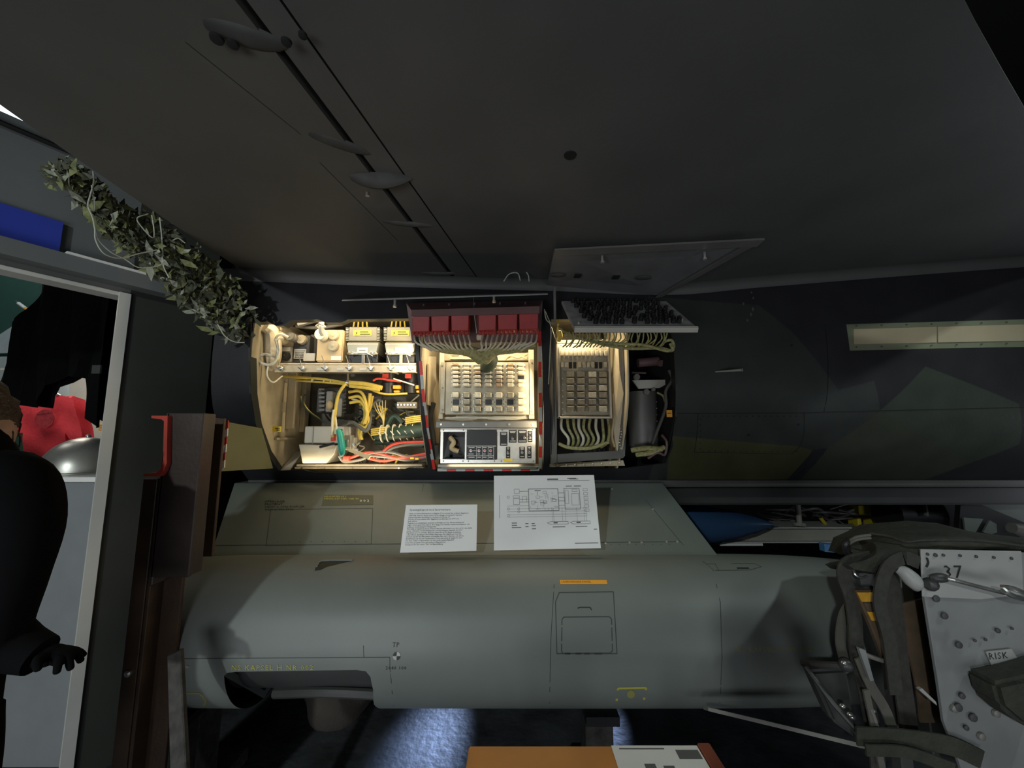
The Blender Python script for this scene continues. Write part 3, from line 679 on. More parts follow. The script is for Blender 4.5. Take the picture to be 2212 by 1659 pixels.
def inverter(px0, px1, lab):
    u = thing('power_inverter', lab, 'inverter', at((px0+px1)/2, 782, 2.22), 'grey power inverters on the shelf'); wv = px1-px0
    b = MB(); b.bp(px0+4, 706, px1-4, 737, 2.23, .2); obj('cover', b, m_invg, u, bev=.004)
    b = MB()
    A0 = at(px0+1, 737, 2.2); A1 = at(px1-1, 737, 2.2); z0 = at(px0, 766, 2.2).z; z1 = A0.z; vs = []
    for t in range(9):
        an = t/8*pi/2; vs += [V((A0.x, 2.235-.035*sin(an)-.0, z1-.02*(1-cos(an)))), V((A1.x, 2.235-.035*sin(an), z1-.02*(1-cos(an))))]
    vs += [V((A0.x+.012, 2.2, z0)), V((A1.x-.012, 2.2, z0)), V((A0.x+.012, 2.4, z0)), V((A1.x-.012, 2.4, z0)), V((A0.x, 2.4, z1)), V((A1.x, 2.4, z1))]
    b.add(vs, [(2*i, 2*i+1, 2*i+3, 2*i+2) for i in range(11)]+[(22, 23, 1, 0), tuple(range(0, 23, 2)), tuple(range(23, 0, -2))]); obj('lower_case', b, m_invm, u, sm=True)
    b = MB(); b.bp(px0+3, 764, px1-3, 783, 2.215, .18); obj('base', b, m_black, u, bev=.003)
    b = MB()
    for i in range(9):
        for a in (px0+1, px1-1): b.bp(a-3, 708+i*3.3, a+3, 709.4+i*3.3, 2.235, .16)
    obj('cooling_fins', b, m_invm, u)
    b = MB(); m_ = (px0+px1)/2; b.bp(m_-20, 713, m_+19, 725, 2.226, .003); o = obj('warning_label', b, m_yellow, u)
    b = MB(); b.bp(m_-6, 716, m_+12, 718, 2.2245, .001); b.bp(m_-6, 720.5, m_+16, 723, 2.2245, .001); q0 = at(m_-14, 719, 2.2245); b.prism([at(m_-10, 715, 2.2245), at(m_-13, 719, 2.2245), at(m_-11, 719.5, 2.2245), at(m_-17, 724, 2.2245), at(m_-14, 719.5, 2.2245), at(m_-16, 719, 2.2245)], (0, .001, 0)); obj('label_marks', b, m_inkd, o)
    b = MB(); b.bp(m_-12, 751, m_+11, 763, 2.195, .003); o = obj('name_tag', b, m_white, u); b = MB(); b.bp(m_-8, 756, m_+6, 757, 2.194, .001); obj('tag_line', b, m_ink, o)
    b = MB(); b.bp(m_-3, 766, m_+4, 786, 2.2, .01); obj('centre_clip', b, m_grmet, u, bev=.002)
    b = MB()
    for s in (-1, 1): q = at(m_+s*24, 766, 2.19); b.tube([q+V((-.02, 0, .005)), q+V((-.01, -.01, .012)), q, q+V((.01, -.01, .012)), q+V((.02, 0, .003))], .004, 6, 4)
    b.tube([at(m_-24, 764, 2.18), at(m_, 760, 2.18), at(m_+22, 769, 2.18)], .0025, 6, 3); obj('clamp_wire', b, m_alu, u, sm=True)
    b = MB()
    for i in range(4): b.tube([at(m_-20+i*10, 706, 2.3), at(m_-18+i*9, 690, 2.28), at(m_-26+i*14, 670, 2.3)], .005, 6, 3)
    obj('top_lead', b, m_yelwire if 1 else m_whwire, u, sm=True)
inverter(749, 818, 'grey power inverter with yellow warning label, left one of the two')
inverter(831, 899, 'grey power inverter with yellow warning label, right one beside the red connectors')
b = MB(); b.tube([at(608, 712, 2.16), at(612, 703, 2.14), at(630, 700, 2.14), at(650, 690, 2.14)], .008, 8, 4); b.tube([at(645, 700, 2.3), at(680, 690, 2.3)], .02, 8); one('red_hose', b, [m_alu], 'short bright cable end poking out at the top of the first bay', 'cable', sm=True)
b = MB(); b.tube([at(640, 705, 2.35), at(690, 708, 2.35), at(740, 700, 2.35)], .012, 8, 3); one('dark_rod', b, m_grmet, 'dark rod behind the tan junction box', 'rod', sm=True)
# yellow harness
yh = thing('yellow_harness', 'thick yellow wiring harness branching through the lower first bay', 'cable', at(750, 830, 2.3))
def yl(pts, r, Y=2.3, name='cable', mat=None, par=None):
    b = MB(); b.tube([at(p[0], p[1], p[2] if len(p) > 2 else Y) for p in pts], r, 8, 5); return obj(name, b, mat or m_yelwire, par or yh, sm=True)
yl([(606, 812, 2.35), (640, 815), (690, 818), (740, 826), (760, 830)], .008); yl([(640, 822, 2.36), (700, 826), (745, 830), (790, 838), (830, 851), (880, 850)], .006)
yl([(755, 827), (790, 830), (825, 838)], .014, 2.28); yl([(755, 834), (790, 838), (820, 843)], .009, 2.27)
yl([(747, 828), (733, 848), (727, 870), (723, 900), (719, 925), (718, 945)], .0095, 2.25); yl([(722, 885), (725, 905), (728, 935)], .006, 2.25, mat=m_whwire); yl([(721, 885), (718, 905), (717, 940)], .006, 2.24, mat=m_whwire)
for i, (a, q) in enumerate(((758, 849), (758, 861), (760, 872))):
    yl([(a-4, q-2, 2.34), (a+18, q-4, 2.33), (a+30, q+12, 2.32), (a+34, 895, 2.32), (a+28, 915, 2.33)], .009, 2.33)
yl([(800, 850), (797, 870), (792, 890), (796, 912), (788, 925), (775, 918)], .011, 2.35); yl([(805, 855), (800, 880), (790, 905), (780, 935), (783, 950)], .008, 2.37); yl([(785, 870), (788, 900), (776, 930), (778, 950)], .009, 2.38)
for i in range(5): yl([(805+i*7, 865, 2.42), (812+i*5, 885, 2.4), (826+i, 905, 2.4), (828, 925, 2.4)], .0028, mat=m_whwire if i % 2 else m_yelwire)
yl([(650, 855, 2.45), (655, 870), (670, 890, 2.45), (690, 905)], .005, 2.45); yl([(660, 852, 2.44), (653, 862, 2.44), (662, 885, 2.44), (700, 912, 2.44)], .004, 2.44, mat=m_green)
b = MB(); b.lathe([(-.008, .02), (.008, .02)], at(752, 828, 2.28), (1, 0, -.2), 14); b.cyl(at(751, 805, 2.28), at(752, 823, 2.28), .006, 8); obj('cable_clamp', b, m_steel, yh, sm=True)
for a, q in ((700, 822), (715, 823), (675, 819)): b = MB(); b.lathe([(-.002, .011), (.002, .011)], at(a, q+2, 2.3), (1, 0, -.1), 10); obj('cable_tie', b, m_whwire, yh)
# transformer block
tb = thing('transformer_block', 'dark laminated transformer block with terminal pins in the middle of the first bay', 'transformer', at(720, 900, 2.45))
b = MB(); b.bp(684, 836, 746, 892, 2.5, .12); obj('core', b, m_boxdk, tb, bev=.005)
b = MB()
for i in range(6): b.bp(688, 838+i*9, 701, 843+i*9, 2.47, .05)
obj('laminations', b, m_grmet, tb, bev=.002)
b = MB(); b.bp(703, 845, 718, 890, 2.46, .06); b.bp(722, 860, 738, 900, 2.47, .05); obj('winding', b, m_boxgrey, tb, bev=.006)
b = MB(); b.sphere(at(712, 875, 2.44), .022, .02, .03, 12, 8); obj('brass_fitting', b, m_tan, tb, sm=True)
b = MB()
for i in range(7): b.cyl(at(740, 843+i*8, 2.48), at(747, 842+i*8, 2.46), .003, 6)
obj('terminal_pins', b, m_steel, tb)
for nm, q, lab in (('grey_case', (657, 921, 757, 958, 2.36, .18), 'pale grey metal case with a split lid low in the first bay'), ):
    t = thing(nm, lab, 'case', at(705, 958, 2.36)); b = MB(); b.bp(*q); obj('case_body', b, m_paleg, t, bev=.006); b = MB(); b.bp(675.5, 920, 677, 959, 2.357, .01); obj('lid_gap', b, m_grmet, t); b = MB(); cap(b, 738, 929, 2.36, .006, .01); obj('screw', b, m_black, t)
t = thing('tapered_duct', 'grey tapered box below the pale grey case', 'duct', at(695, 1000, 2.33)); b = MB(); b.prism([at(645, 960, 2.31), at(727, 962, 2.31), at(722, 980, 2.31), at(705, 1001, 2.31), at(653, 1001, 2.31)], (0, .2, 0)); obj('duct_body', b, m_boxgrey, t, bev=.003)
b = MB(); b.cyl(at(722, 958, 2.26), at(691, 966, 2.26), .008, 8); obj('side_lever', b, m_black, t)
b = MB(); b.tube([at(729, 931, 2.26), at(733, 933, 2.24), at(737, 955, 2.24), at(739, 975, 2.24), at(737, 985, 2.26)], [.009, .017, .019, .018, .009], 12, 4); one('teal_sleeve', b, m_teal, 'teal green cable sleeve hanging upright beside the grey case', 'sleeve', sm=True)
b = MB(); b.bp(714, 938, 722, 953, 2.25, .03); one('red_sleeve', b, m_redwire, 'small red sleeve at the lower end of the yellow branch', 'sleeve', bev=.003)
b = MB(); b.bp(740, 985, 753, 996, 2.3, .03); one('red_terminal', b, m_redwire, 'small red terminal block on the bay floor under the teal sleeve', 'terminal', bev=.003)
t = thing('solenoid_unit', 'small steel solenoid with brass base right of the teal sleeve', 'solenoid', at(755, 975, 2.3)); b = MB(); b.bp(742, 940, 758, 972, 2.3, .05); b.bp(758, 945, 766, 970, 2.32, .04); obj('frame', b, m_boxgrey, t, bev=.004); b = MB(); b.cyl(at(750, 950, 2.29), at(750, 966, 2.29), .014, 12); obj('coil', b, m_steel, t, sm=True); b = MB(); b.prism([at(745, 972, 2.27), at(760, 970, 2.27), at(800, 985, 2.27), at(795, 992, 2.27)], (0, .02, 0)); obj('base_strap', b, m_tan, t); b = MB(); cap(b, 772, 973, 2.3, .012, .02); cap(b, 766, 960, 2.32, .008, .02); obj('bolt', b, m_steel, t, sm=True)
gh = thing('green_harness', 'thick dark green harness tied with white lacing in the first bay', 'cable', at(860, 955, 2.35))
b = MB(); b.tube([at(815, 942, 2.4), at(835, 938, 2.36), at(870, 934, 2.34), at(915, 930, 2.34)], [.03, .038, .042, .04], 14, 5); b.tube([at(812, 955, 2.4), at(850, 957, 2.38), at(915, 962, 2.36)], .016, 10, 4); b.tube([at(835, 925, 2.42), at(845, 905, 2.42), at(855, 900, 2.42), at(870, 915, 2.42)], .018, 10, 4); obj('bundle', b, m_green, gh, sm=True)
for i, a in enumerate((826, 839, 853, 867, 881, 895)):
    b = MB(); q = at(a, 937-i, 2.355); b.lathe([(-.0025, .052), (.0025, .052)], q, (1, 0, .1), 16); b.tube([q+V((-.01, -.053, .01)), q+V((0, -.057, 0)), q+V((.01, -.053, -.012))], .003, 5); obj('lacing_tie', b, m_whwire, gh)
for i, (a, q) in enumerate(((806, 930), (880, 905))):
    b = MB(); 
    for j in range(4): b.tube([at(a-4, q+j*4-2, 2.33), at(a+14, q+j*4-5, 2.32), at(a+30, q+j*4-7, 2.33)], .005, 6, 2)
    one('yellow_bundle', b, m_yelwire, ('short bundle of yellow wires beside the yellow loops', 'short bundle of yellow wires above the green harness')[i], 'cable', sm=True)
b = MB(); b.tube([at(735, 925, 2.38), at(760, 912, 2.36), at(780, 925, 2.34), at(793, 930, 2.34), at(800, 905, 2.36), at(800, 880, 2.4), at(815, 865, 2.42), at(825, 868, 2.42)], .011, 10, 5); one('grey_hose', b, m_grwire, 'grey rubber hose looping through the middle of the first bay', 'hose', sm=True)
for i, (mt_, lab, pts) in enumerate((
    (m_redwire, 'red cable arching over the bottom right of the first bay', [(828, 975), (845, 962), (870, 956), (920, 955)]),
    (m_grwire, 'dark grey cable just below the arching red one', [(832, 978), (850, 967), (880, 961), (920, 960)]),
    (m_redwire, 'long red cable lying on the first bay floor', [(742, 992), (760, 988), (790, 978), (820, 980), (860, 990), (900, 984), (922, 980)]),
    (m_grwire, 'long dark cable lying on the first bay floor', [(733, 985), (745, 998), (780, 993), (800, 985), (840, 988), (880, 994), (922, 988)]),
    (m_redwire, 'red cable nearest the sill of the first bay', [(795, 990), (830, 996), (870, 988), (905, 990), (923, 986)]),
    (m_grwire, 'grey cable nearest the sill of the first bay', [(790, 982), (820, 976), (850, 978), (880, 986), (922, 983)]))):
    b = MB(); b.tube([at(a, q, 2.33) for a, q in pts], .0085, 8, 5); one('cable', b, mt_, lab, 'cable', sm=True)
b = MB(); b.bp(886, 988, 894, 992, 2.32, .02); b.bp(897, 989, 904, 993, 2.32, .02); one('yellow_markers', b, m_yellow, 'pair of yellow cable markers near the first bay sill', 'markers')
for i, a in enumerate((826, 875)):
    t = thing('relay_cylinder', ('black cylindrical contactor with a red label under the shelf, left one', 'black cylindrical contactor with a red label under the shelf, next to the bay edge')[i], 'contactor', at(a+16, 850, 2.3), 'black contactors')
    b = MB(); b.lathe([(0, .045), (.06, .048), (.063, .042), (.12, .042)], at(a+14, 850, 2.36), (0, 0, 1), 24); obj('can', b, m_black, t, sm=True)
    b = MB(); b.bp(a, 807, a+13, 817, 2.3, .004); obj('red_label', b, m_redwire, t); b = MB(); b.bp(a-6, 803, a+30, 806, 2.33, .06); obj('top_plate', b, m_paleg, t, bev=.002)
    b = MB(); b.bp(a+22, 832, a+38, 840, 2.3, .03); b.bp(a+24, 843, a+36, 848, 2.3, .03); obj('terminal', b, m_orange, t, bev=.003)
b = MB(); b.tube([at(806, 822, 2.26), at(818, 818, 2.26), at(848, 822, 2.26), at(866, 824, 2.26)], .006, 8, 4); one('red_lead', b, m_redwire, 'thin red lead running across the black contactors', 'cable', sm=True)
b = MB(); b.tube([at(850, 818, 2.25), at(870, 824, 2.25), at(895, 832, 2.25)], .004, 8, 4); one('pale_lead', b, m_whwire, 'pale thin lead crossing in front of the right contactor', 'cable', sm=True)
tn = thing('terminal_strip', 'row of cream terminal lugs on the right of the first bay', 'terminal', at(875, 880, 2.45)); b = MB(); b.bp(857, 868, 900, 882, 2.45, .03); obj('strip_base', b, m_creamd, tn, bev=.002)
for i in range(6): b = MB(); cap(b, 861+i*7, 875, 2.45, .007, .015, 8); obj('lug', b, m_steel, tn)
b = MB()
for i in range(60):
    a = random.uniform(770, 900); q = random.uniform(860, 1000); Y = random.uniform(2.42, 2.6); pth = [at(a, q, Y)]
    for j in range(3): a += random.uniform(-22, 22); q += random.uniform(-16, 16); pth.append(at(min(a, 905), max(850, min(q, 1003)), Y+random.uniform(-.03, .03)))
    b.mi = random.choice((0, 0, 1, 2, 3)); b.tube(pth, random.uniform(.0025, .006), 6, 3)
one('loose_wiring', b, [m_grwire, m_whwire, m_yelwire, m_green], 'tangle of thin loose wires at the back right of the first bay', 'cable', kind='stuff', sm=True)

# ------------------------------------------------------------------ bay 2 equipment
def board(name, lab, px0, py0, px1, py1, Y):
    t = thing(name, lab, 'panel', at((px0+px1)/2, py1, Y)); b = MB(); b.bp(px0, py0, px1, py1, Y, .012); obj('mounting_plate', b, m_board, t, bev=.003); return t
def relay_mesh(nm, wpx, hpx, Y, dep, mat):
    w_ = wpx/F*Y/1.0; h_ = hpx/F*Y; b = MB(); b.box(-w_/2, w_/2, -dep, 0, -h_/2, h_/2); me = mesh_only(nm, b, mat, bev=.0035); return me
def ear_mesh(nm, wpx, hpx, Y, mat):
    w_ = wpx/F*Y; h_ = hpx/F*Y; b = MB(); b.box(-w_/2-.007, w_/2+.007, -.003, 0, -h_*.3, h_*.3)
    for s in (-1, 1): b.lathe([(0, .0035), (.005, .0035), (.006, .001)], (s*(w_/2+.004), -.003, 0), (0, -1, 0), 8)
    return mesh_only(nm, b, mat)
YB = 2.2
rp = board('relay_board', 'cream relay board with rows of small capsules in the middle bay', 962, 782, 1143, 896, YB)
for (a, c_, q0, q1) in ((951, 961, 782, 893), (1144, 1154, 776, 896)):
    b = MB(); b.bp(a, q0, c_, q1, YB-.004, .01); o = obj('side_bracket', b, m_board, rp, bev=.002); b = MB()
    for q in (q0+8, (q0+q1)/2, q1-8): cap(b, (a+c_)/2, q, YB-.004, .005, .004, 8)
    obj('bracket_screw', b, m_grmet, o)
Ms = [relay_mesh('relay', 13.5, 6.8, YB, .03, m) for m in (m_relay, m_relay, m_relayb)]; Es = ear_mesh('relay_ears', 13.5, 7, YB, m_alu)
Mb = [relay_mesh('relay_large', 14, 11.5, YB, .03, m) for m in (m_relay, m_relayd, m_relayd)]; Eb = ear_mesh('relay_ears_large', 14, 11, YB, m_alu)
CX = [985, 1008.3, 1032.4, 1055.3, 1078.3, 1102.4, 1125.3]
holes = MB()
for ri, q in enumerate((788.5, 797, 806, 815, 824, 832.5)):
    for ci, a in enumerate(CX):
        if (ri, ci) == (3, 6): holes.bp(a-7, q-4, a+7, q+4, YB-.001, .002); continue
        mi = 2 if (ri, ci) in ((0, 0), (2, 2), (0, 5), (1, 5), (4, 4), (5, 4)) else 0
        o = piece('small_relay', Ms[mi], rp, at(a, q, YB)); piece('mounting_ear', Es, rp, at(a+0, q, YB))
for ri, q in enumerate((854.3, 868.6, 884)):
    for ci, a in enumerate(CX):
        if ri == 1 and ci in (0, 3, 4, 5):
            holes.bp(a-7, q-6, a+7, q+6, YB-.001, .002)
            for dx, dy in ((-9.5, 0), (9.5, -5), (9.5, 4)): holes.bp(a+dx-1, q+dy-1, a+dx+1, q+dy+1, YB-.001, .002)
            continue
        piece('large_relay', Mb[(ri*3+ci) % 3 if ri else (ci % 2)], rp, at(a, q, YB)); piece('mounting_ear', Eb, rp, at(a, q, YB))
obj('empty_sockets', holes, m_black, rp, kind='stuff')
rk = thing('equipment_rack', 'metal rack posts and grey cross bar holding the middle bay boards', 'rack', at(1050, 924, 2.2))
b = MB(); b.bp(948, 755, 958, 905, 2.215, .02); b.bp(1142, 755, 1154, 905, 2.215, .02); b.bp(958, 762, 1142, 779, 2.3, .01); obj('rack_post', b, m_cream, rk, bev=.002)
b = MB(); b.bp(941, 911, 1160, 924, 2.19, .012); b.bp(941, 909, 1160, 911, 2.19, .05); cb = obj('cross_bar', b, m_grmet, rk, bev=.002)
for a in (953, 1001, 1050.5, 1100, 1150): b = MB(); cap(b, a, 917, 2.19, .006, .005, 10); obj('bar_screw', b, m_alu, cb)
b = MB()
for i in range(9): q = random.uniform(898, 907); b.tube([at(945+i*5, q, 2.25), at(1000+i*8, random.uniform(898, 908), 2.25), at(1060+i*6, random.uniform(900, 908), 2.24), at(1140, random.uniform(896, 906), 2.25)], .004, 6, 4)
one('wire_run', b, m_whwire, 'bundle of pale wires running below the relay board of the middle bay', 'cable', sm=True)
b = MB(); b.prism([at(921, 770, 2.2), at(941, 770, 2.3), at(940, 830, 2.3), at(926, 868, 2.25)], (.004, .004, 0)); b.box(X2[0]+.01, X2[0]+.02, 2.16, 2.3, 1.75, 1.98); one('side_cover', b, m_cream, 'cream bent cover plate on the left side of the middle bay', 'plate', bev=.001)
b = MB()
for (a, q, a1, q1) in ((972, 770, 1020, 776), (975, 764, 990, 768), (1000, 764, 1015, 768)): b.bp(a, q, a1, q1, 2.28, .02)
b.tube([at(1090, 778, 2.25), at(1100, 768, 2.24), at(1120, 772, 2.24), at(1140, 764, 2.25)], .008, 8, 4); b.tube([at(1095, 774, 2.25), at(1115, 765, 2.24), at(1138, 775, 2.24)], .006, 8, 4)
one('connector_row', b, m_tan, 'tan connector pieces above the relay board of the middle bay', 'connector', sm=True)
b = MB(); b.tube([at(936, 870, 2.25), at(930, 900, 2.27), at(935, 940, 2.3), at(940, 985, 2.33)], .016, 8, 5); b.tube([at(940, 960, 2.3), at(943, 990, 2.32)], .026, 8); one('side_hose', b, m_grwire, 'grey hose along the left edge of the middle bay', 'hose', sm=True)
# control panel
cp = thing('control_panel', 'aluminium control panel with black instrument plates and switches', 'panel', at(1053, 1001, 2.24)); YC = 2.24
b = MB(); 
for r_ in ((951, 925, 1157, 933), (951, 992, 1157, 1001), (951, 933, 957, 992), (1004, 933, 1008, 992), (1074, 933, 1157, 992)): b.bp(*r_, YC, .012)
obj('face_plate', b, m_alu, cp, bev=.001)
b = MB(); b.bp(956, 932, 1005, 993, YC+.12, .01); b.bp(956, 990, 1005, 993, YC+.01, .12); obj('recess', b, m_black, cp); b = MB(); b.tube([at(972, 945, 2.32), at(980, 955, 2.31), at(975, 968, 2.31), at(990, 975, 2.32)], .014, 8, 4); obj('recess_fitting', b, m_tan, cp, sm=True)
b = MB(); b.bp(1008, 928, 1073, 993, YC-.004, .006); dk = obj('dark_plate', b, m_black, cp, bev=.001)
b = MB(); b.bp(1009, 963, 1072, 964, YC-.0052, .001)
for a in (1029, 1041.5, 1054, 1066): b.bp(a, 964, a+.7, 992, YC-.0052, .001)
b.bp(1009, 984, 1066, 984.7, YC-.0052, .001); b.bp(1018, 973, 1029, 974, YC-.0052, .001)
for a, wd in ((1012, 13), (1031, 8), (1043, 8), (1056, 8)):
    for q in (966, 980, 987): b.bp(a, q, a+wd-(q % 3), q+1.3, YC-.0052, .001)
obj('printed_lines', b, m_white, dk)
for a in (1017.5, 1035, 1047.5, 1060):
    b = MB(); cap(b, a, 973.5, YC-.004, .0085, .012, 14); o = obj('knob', b, m_steel, dk, sm=True); b = MB(); cap(b, a, 973.5, YC-.016, .004, .004, 8); obj('knob_dot', b, m_redwire, cp)
for (x0, y0, x1, y1, kx, ky) in ((1080, 933, 1096, 963, 0, 0), (1099, 929, 1116, 956, 1107, 948), (1119, 929, 1138, 956, 1133, 946), (1140, 931, 1150, 955, 1145, 946), (1093, 965, 1102, 990, 1097.5, 979), (1122, 965, 1134, 990, 1128, 978), (1139, 964, 1148, 990, 1143.5, 978)):
    b = MB(); b.bp(x0, y0, x1, y1, YC-.004, .005); s_ = obj('switch_plate', b, m_black, cp, bev=.0015)
    b = MB(); b.bp(x0+2, y0+2, x1-2, y0+3.2, YC-.0052, .001); b.bp(x0+3, y0+5, x1-3, y0+6, YC-.0052, .001); b.bp(x0+2, y1-4, x1-2, y1-3, YC-.0052, .001); obj('plate_print', b, m_white, s_)
    if kx: b = MB(); cap(b, kx, ky, YC-.004, .007, .008, 12); b.cyl(at(kx, ky, YC-.01), at(kx-1, ky-4, YC-.03), .003, 8); obj('toggle', b, m_steel, s_, sm=True)
b = MB(); b.bp(1088, 991, 1107, 997, YC-.002, .003); obj('yellow_tag', b, m_yellow, cp)
for a, q in ((958, 929), (1001, 929), (1012, 931), (1069, 931), (1085, 929), (1150, 928), (958, 996), (1000, 996), (1012, 996), (1068, 996), (1083, 996), (1152, 996)): b = MB(); cap(b, a, q, YC, .004, .003, 8); obj('panel_screw', b, m_grmet, cp)
b = MB(); b.bp(945, 1003, 1165, 1010, 2.3, .06); b.bp(952, 1008, 1160, 1013, 2.31, .04); one('sill_rail', b, m_boxgrey, 'grey rail along the bottom sill of the middle bay', 'rail', bev=.003)
# raised connector tray with six red connectors
YR = 1.88
ct = thing('connector_tray', 'maroon connector tray with six red plug blocks swung out over the middle bay', 'tray', at(1026, 715, 1.88))
b = MB(); b.hexa([at(889, 672, YR-.02), at(1165, 664, YR-.02), at(1172, 651, 2.0), at(878, 656, 2.0)], (0, 0, .006)); b.hexa([at(889, 672, YR-.02), at(1165, 664, YR-.02), at(1165, 677, YR-.02), at(889, 684, YR-.02)], (0, .006, 0)); b.prism([at(878, 656, 2.0), at(1172, 651, 2.0), at(1168, 740, 2.08), at(890, 740, 2.08)], (0, .01, 0)); obj('tray_plate', b, m_maroon, ct)
for i, (a, c_) in enumerate(((890, 928), (931, 970), (974, 1013), (1033, 1072), (1075, 1118), (1121, 1163))):
    dy = -i*1.0; b = MB(); b.prism([at(a, 683+dy, YR), at(c_, 682+dy, YR), at(c_-1+.0, 716+dy, YR+.03), at(a+1, 717+dy, YR+.03)], (0, .07, 0)); pl = obj('plug_block', b, m_redblk, ct, bev=.003)
    b = MB()
    for j in range(5): xj = a+3+(c_-a-6)*j/4; b.cyl(at(xj, 714+dy, YR+.04), at(xj+1, 727+dy, YR+.05), .0065, 8); b.lathe([(-.002, .009), (.002, .009)], at(xj, 720+dy, YR+.045), (0, 0, 1), 8)
    obj('plug_pins', b, m_redblk, pl)
b = MB()
for i in range(26):
    a = 895+i*265/25
    if 1013 < a < 1033: continue
    cx_ = a+(1030-a)*.18; b.tube([at(a, 724, YR+.05), at(a+(4 if a < 1030 else -4), 740, YR+.0), at(cx_, 750+3*sin(i), YR+.02), at(cx_+(12 if a < 1030 else -12), 758, YR+.06)], .005, 6, 4)
obj('pigtails', b, m_whwire, ct, sm=True)
b = MB(); b.tube([at(912, 745, YR+.06), at(960, 755, YR+.06), at(1010, 758, YR+.06), at(1040, 772, YR+.1)], [.012, .02, .028, .042], 10, 5); b.tube([at(1156, 745, YR+.06), at(1110, 755, YR+.06), at(1070, 757, YR+.06), at(1045, 772, YR+.1)], [.012, .02, .028, .042], 10, 5); b.tube([at(940, 752, YR+.09), at(1000, 760, YR+.09), at(1030, 776, YR+.12)], .014, 8, 4); b.tube([at(1130, 752, YR+.09), at(1080, 760, YR+.09), at(1052, 776, YR+.12)], .014, 8, 4)
obj('gathered_bundle', b, m_olwire, ct, sm=True)
b = MB(); b.tube([at(1052, 762, YR+.12), at(1058, 778, 2.1), at(1052, 790, 2.16), at(1048, 800, 2.26)], [.04, .045, .04, .02], 12, 4); obj('bundle_sleeve', b, m_green, ct, sm=True)
b = MB(); b.bp(1029, 722, 1041, 733, 1.95, .03); obj('bare_bulb', b, m_whwire, ct, bev=.005)
b = MB(); b.tube([at(1023, 640, 1.9), at(1024, 672, 1.9), at(1030, 720, 1.92)], .002, 5, 3); obj('support_wire', b, m_steel, ct)
b = MB()
for i in range(5): a = 915+i*55; q = at(a, 661-i, 1.9); b.cyl(q, q+V((0, 0, .01)), .005, 8)
obj('tray_screws', b, m_steel, ct)

# ------------------------------------------------------------------ bay 3
YB3 = 2.2
r3 = thing('relay_box', 'pale relay box with small upright capsules and square cans in the third bay', 'box', at(1262, 903, YB3))
b = MB(); b.bp(1206, 741, 1319, 903, YB3, .012); obj('mounting_plate', b, m_board, r3, bev=.003)
b = MB(); b.bp(1205, 740, 1209, 904, YB3-.04, .05); b.bp(1316, 740, 1320, 904, YB3-.04, .05); b.bp(1205, 900, 1320, 904, YB3-.04, .05); obj('glass_frame', b, m_alu, r3, bev=.001)
Mt = relay_mesh('tall_relay', 7.2, 13, YB3, .025, m_relay); Mq = [relay_mesh('square_relay', 17, 12.5, YB3, .03, m) for m in (m_relayd, m_relay)]
holes = MB()
for ri, q in enumerate((764.5, 789)):
    for ci in range(11):
        a = 1213.7+ci*9.3
        if ri and ci in (2, 3, 8, 9): holes.bp(a-3.5, q-7, a+3.5, q+7, YB3-.001, .002); continue
        piece('tall_relay', Mt, r3, at(a, q, YB3)); b = None
for ri, q in enumerate((810, 824.5, 839.5, 854, 869, 884)):
    for ci, a in enumerate((1231, 1253.3, 1278, 1300.6)): piece('square_relay', Mq[1 if (ci+ri) % 3 == 2 and ci > 1 else 0], r3, at(a, q, YB3))
obj('empty_sockets', holes, m_black, r3, kind='stuff')
b = MB()
for ri, q in enumerate((810, 824.5, 839.5, 854, 869, 884)):
    for a in (1242, 1266, 1289, 1311): cap(b, a, q, YB3, .0035, .006, 8); cap(b, a, q+4, YB3, .0025, .004, 8)
for ci in range(11): cap(b, 1213.7+ci*9.3, 775, YB3, .003, .006, 8); cap(b, 1213.7+ci*9.3, 755, YB3, .003, .006, 8)
for a in (1212, 1222, 1260, 1298): cap(b, a, 745, YB3, .004, .004, 8)
for q in range(805, 900, 13): cap(b, 1215, q, YB3, .005, .012, 8)
obj('small_screws', b, m_alu, r3)
t = thing('bay_frame', 'grey metal frame bounding the third bay with chamfered right side', 'frame', at(1268, 1010, 2.3))
def fr(pts, d=.02): b = MB(); b.prism([at(a, q, Y) for a, q, Y in pts], (0, d, 0)); return b
obj('left_post', fr([(1190, 700, 2.08), (1201, 735, 2.08), (1203, 960, 2.18), (1203, 1000, 2.24), (1190, 1003, 2.24), (1189, 850, 2.08)]), m_grmet, t, bev=.002)
obj('right_post', fr([(1336, 742, 2.1), (1346, 742, 2.1), (1348, 800, 2.1), (1359, 850, 2.1), (1350, 985, 2.24), (1336, 985, 2.24), (1347, 850, 2.11), (1338, 800, 2.1)]), m_grmet, t)
obj('inner_side', fr([(1325, 740, 2.14), (1338, 740, 2.1), (1338, 800, 2.1), (1347, 850, 2.11), (1334, 985, 2.24), (1326, 930, 2.2)]), m_cream, t)
obj('bottom_bar', fr([(1190, 982, 2.22), (1336, 974, 2.22), (1350, 985, 2.24), (1346, 990, 2.25), (1190, 1001, 2.25)]), m_grmet, t, bev=.002)
obj('bottom_flange', fr([(1187, 1003, 2.3), (1346, 994, 2.3), (1350, 1006, 2.32), (1187, 1009, 2.33)]), m_cream, t)
obj('top_bar', fr([(1203, 735, 2.12), (1326, 732, 2.12), (1326, 741, 2.12), (1205, 741, 2.12)]), m_cream, t)
b = MB()
for i in range(8): cap(b, 1204+i*19, 1005-i*.8, 2.3, .004, .004, 8)
for i in range(14): cap(b, 1340+1.0*sin(i)*2, 890+i*6, 2.17, .0035, .004, 6)
obj('frame_rivets', b, m_alu, t)
lc = thing('lower_cables', 'row of olive cables hanging below the relay box of the third bay', 'cable', at(1262, 965, 2.26))
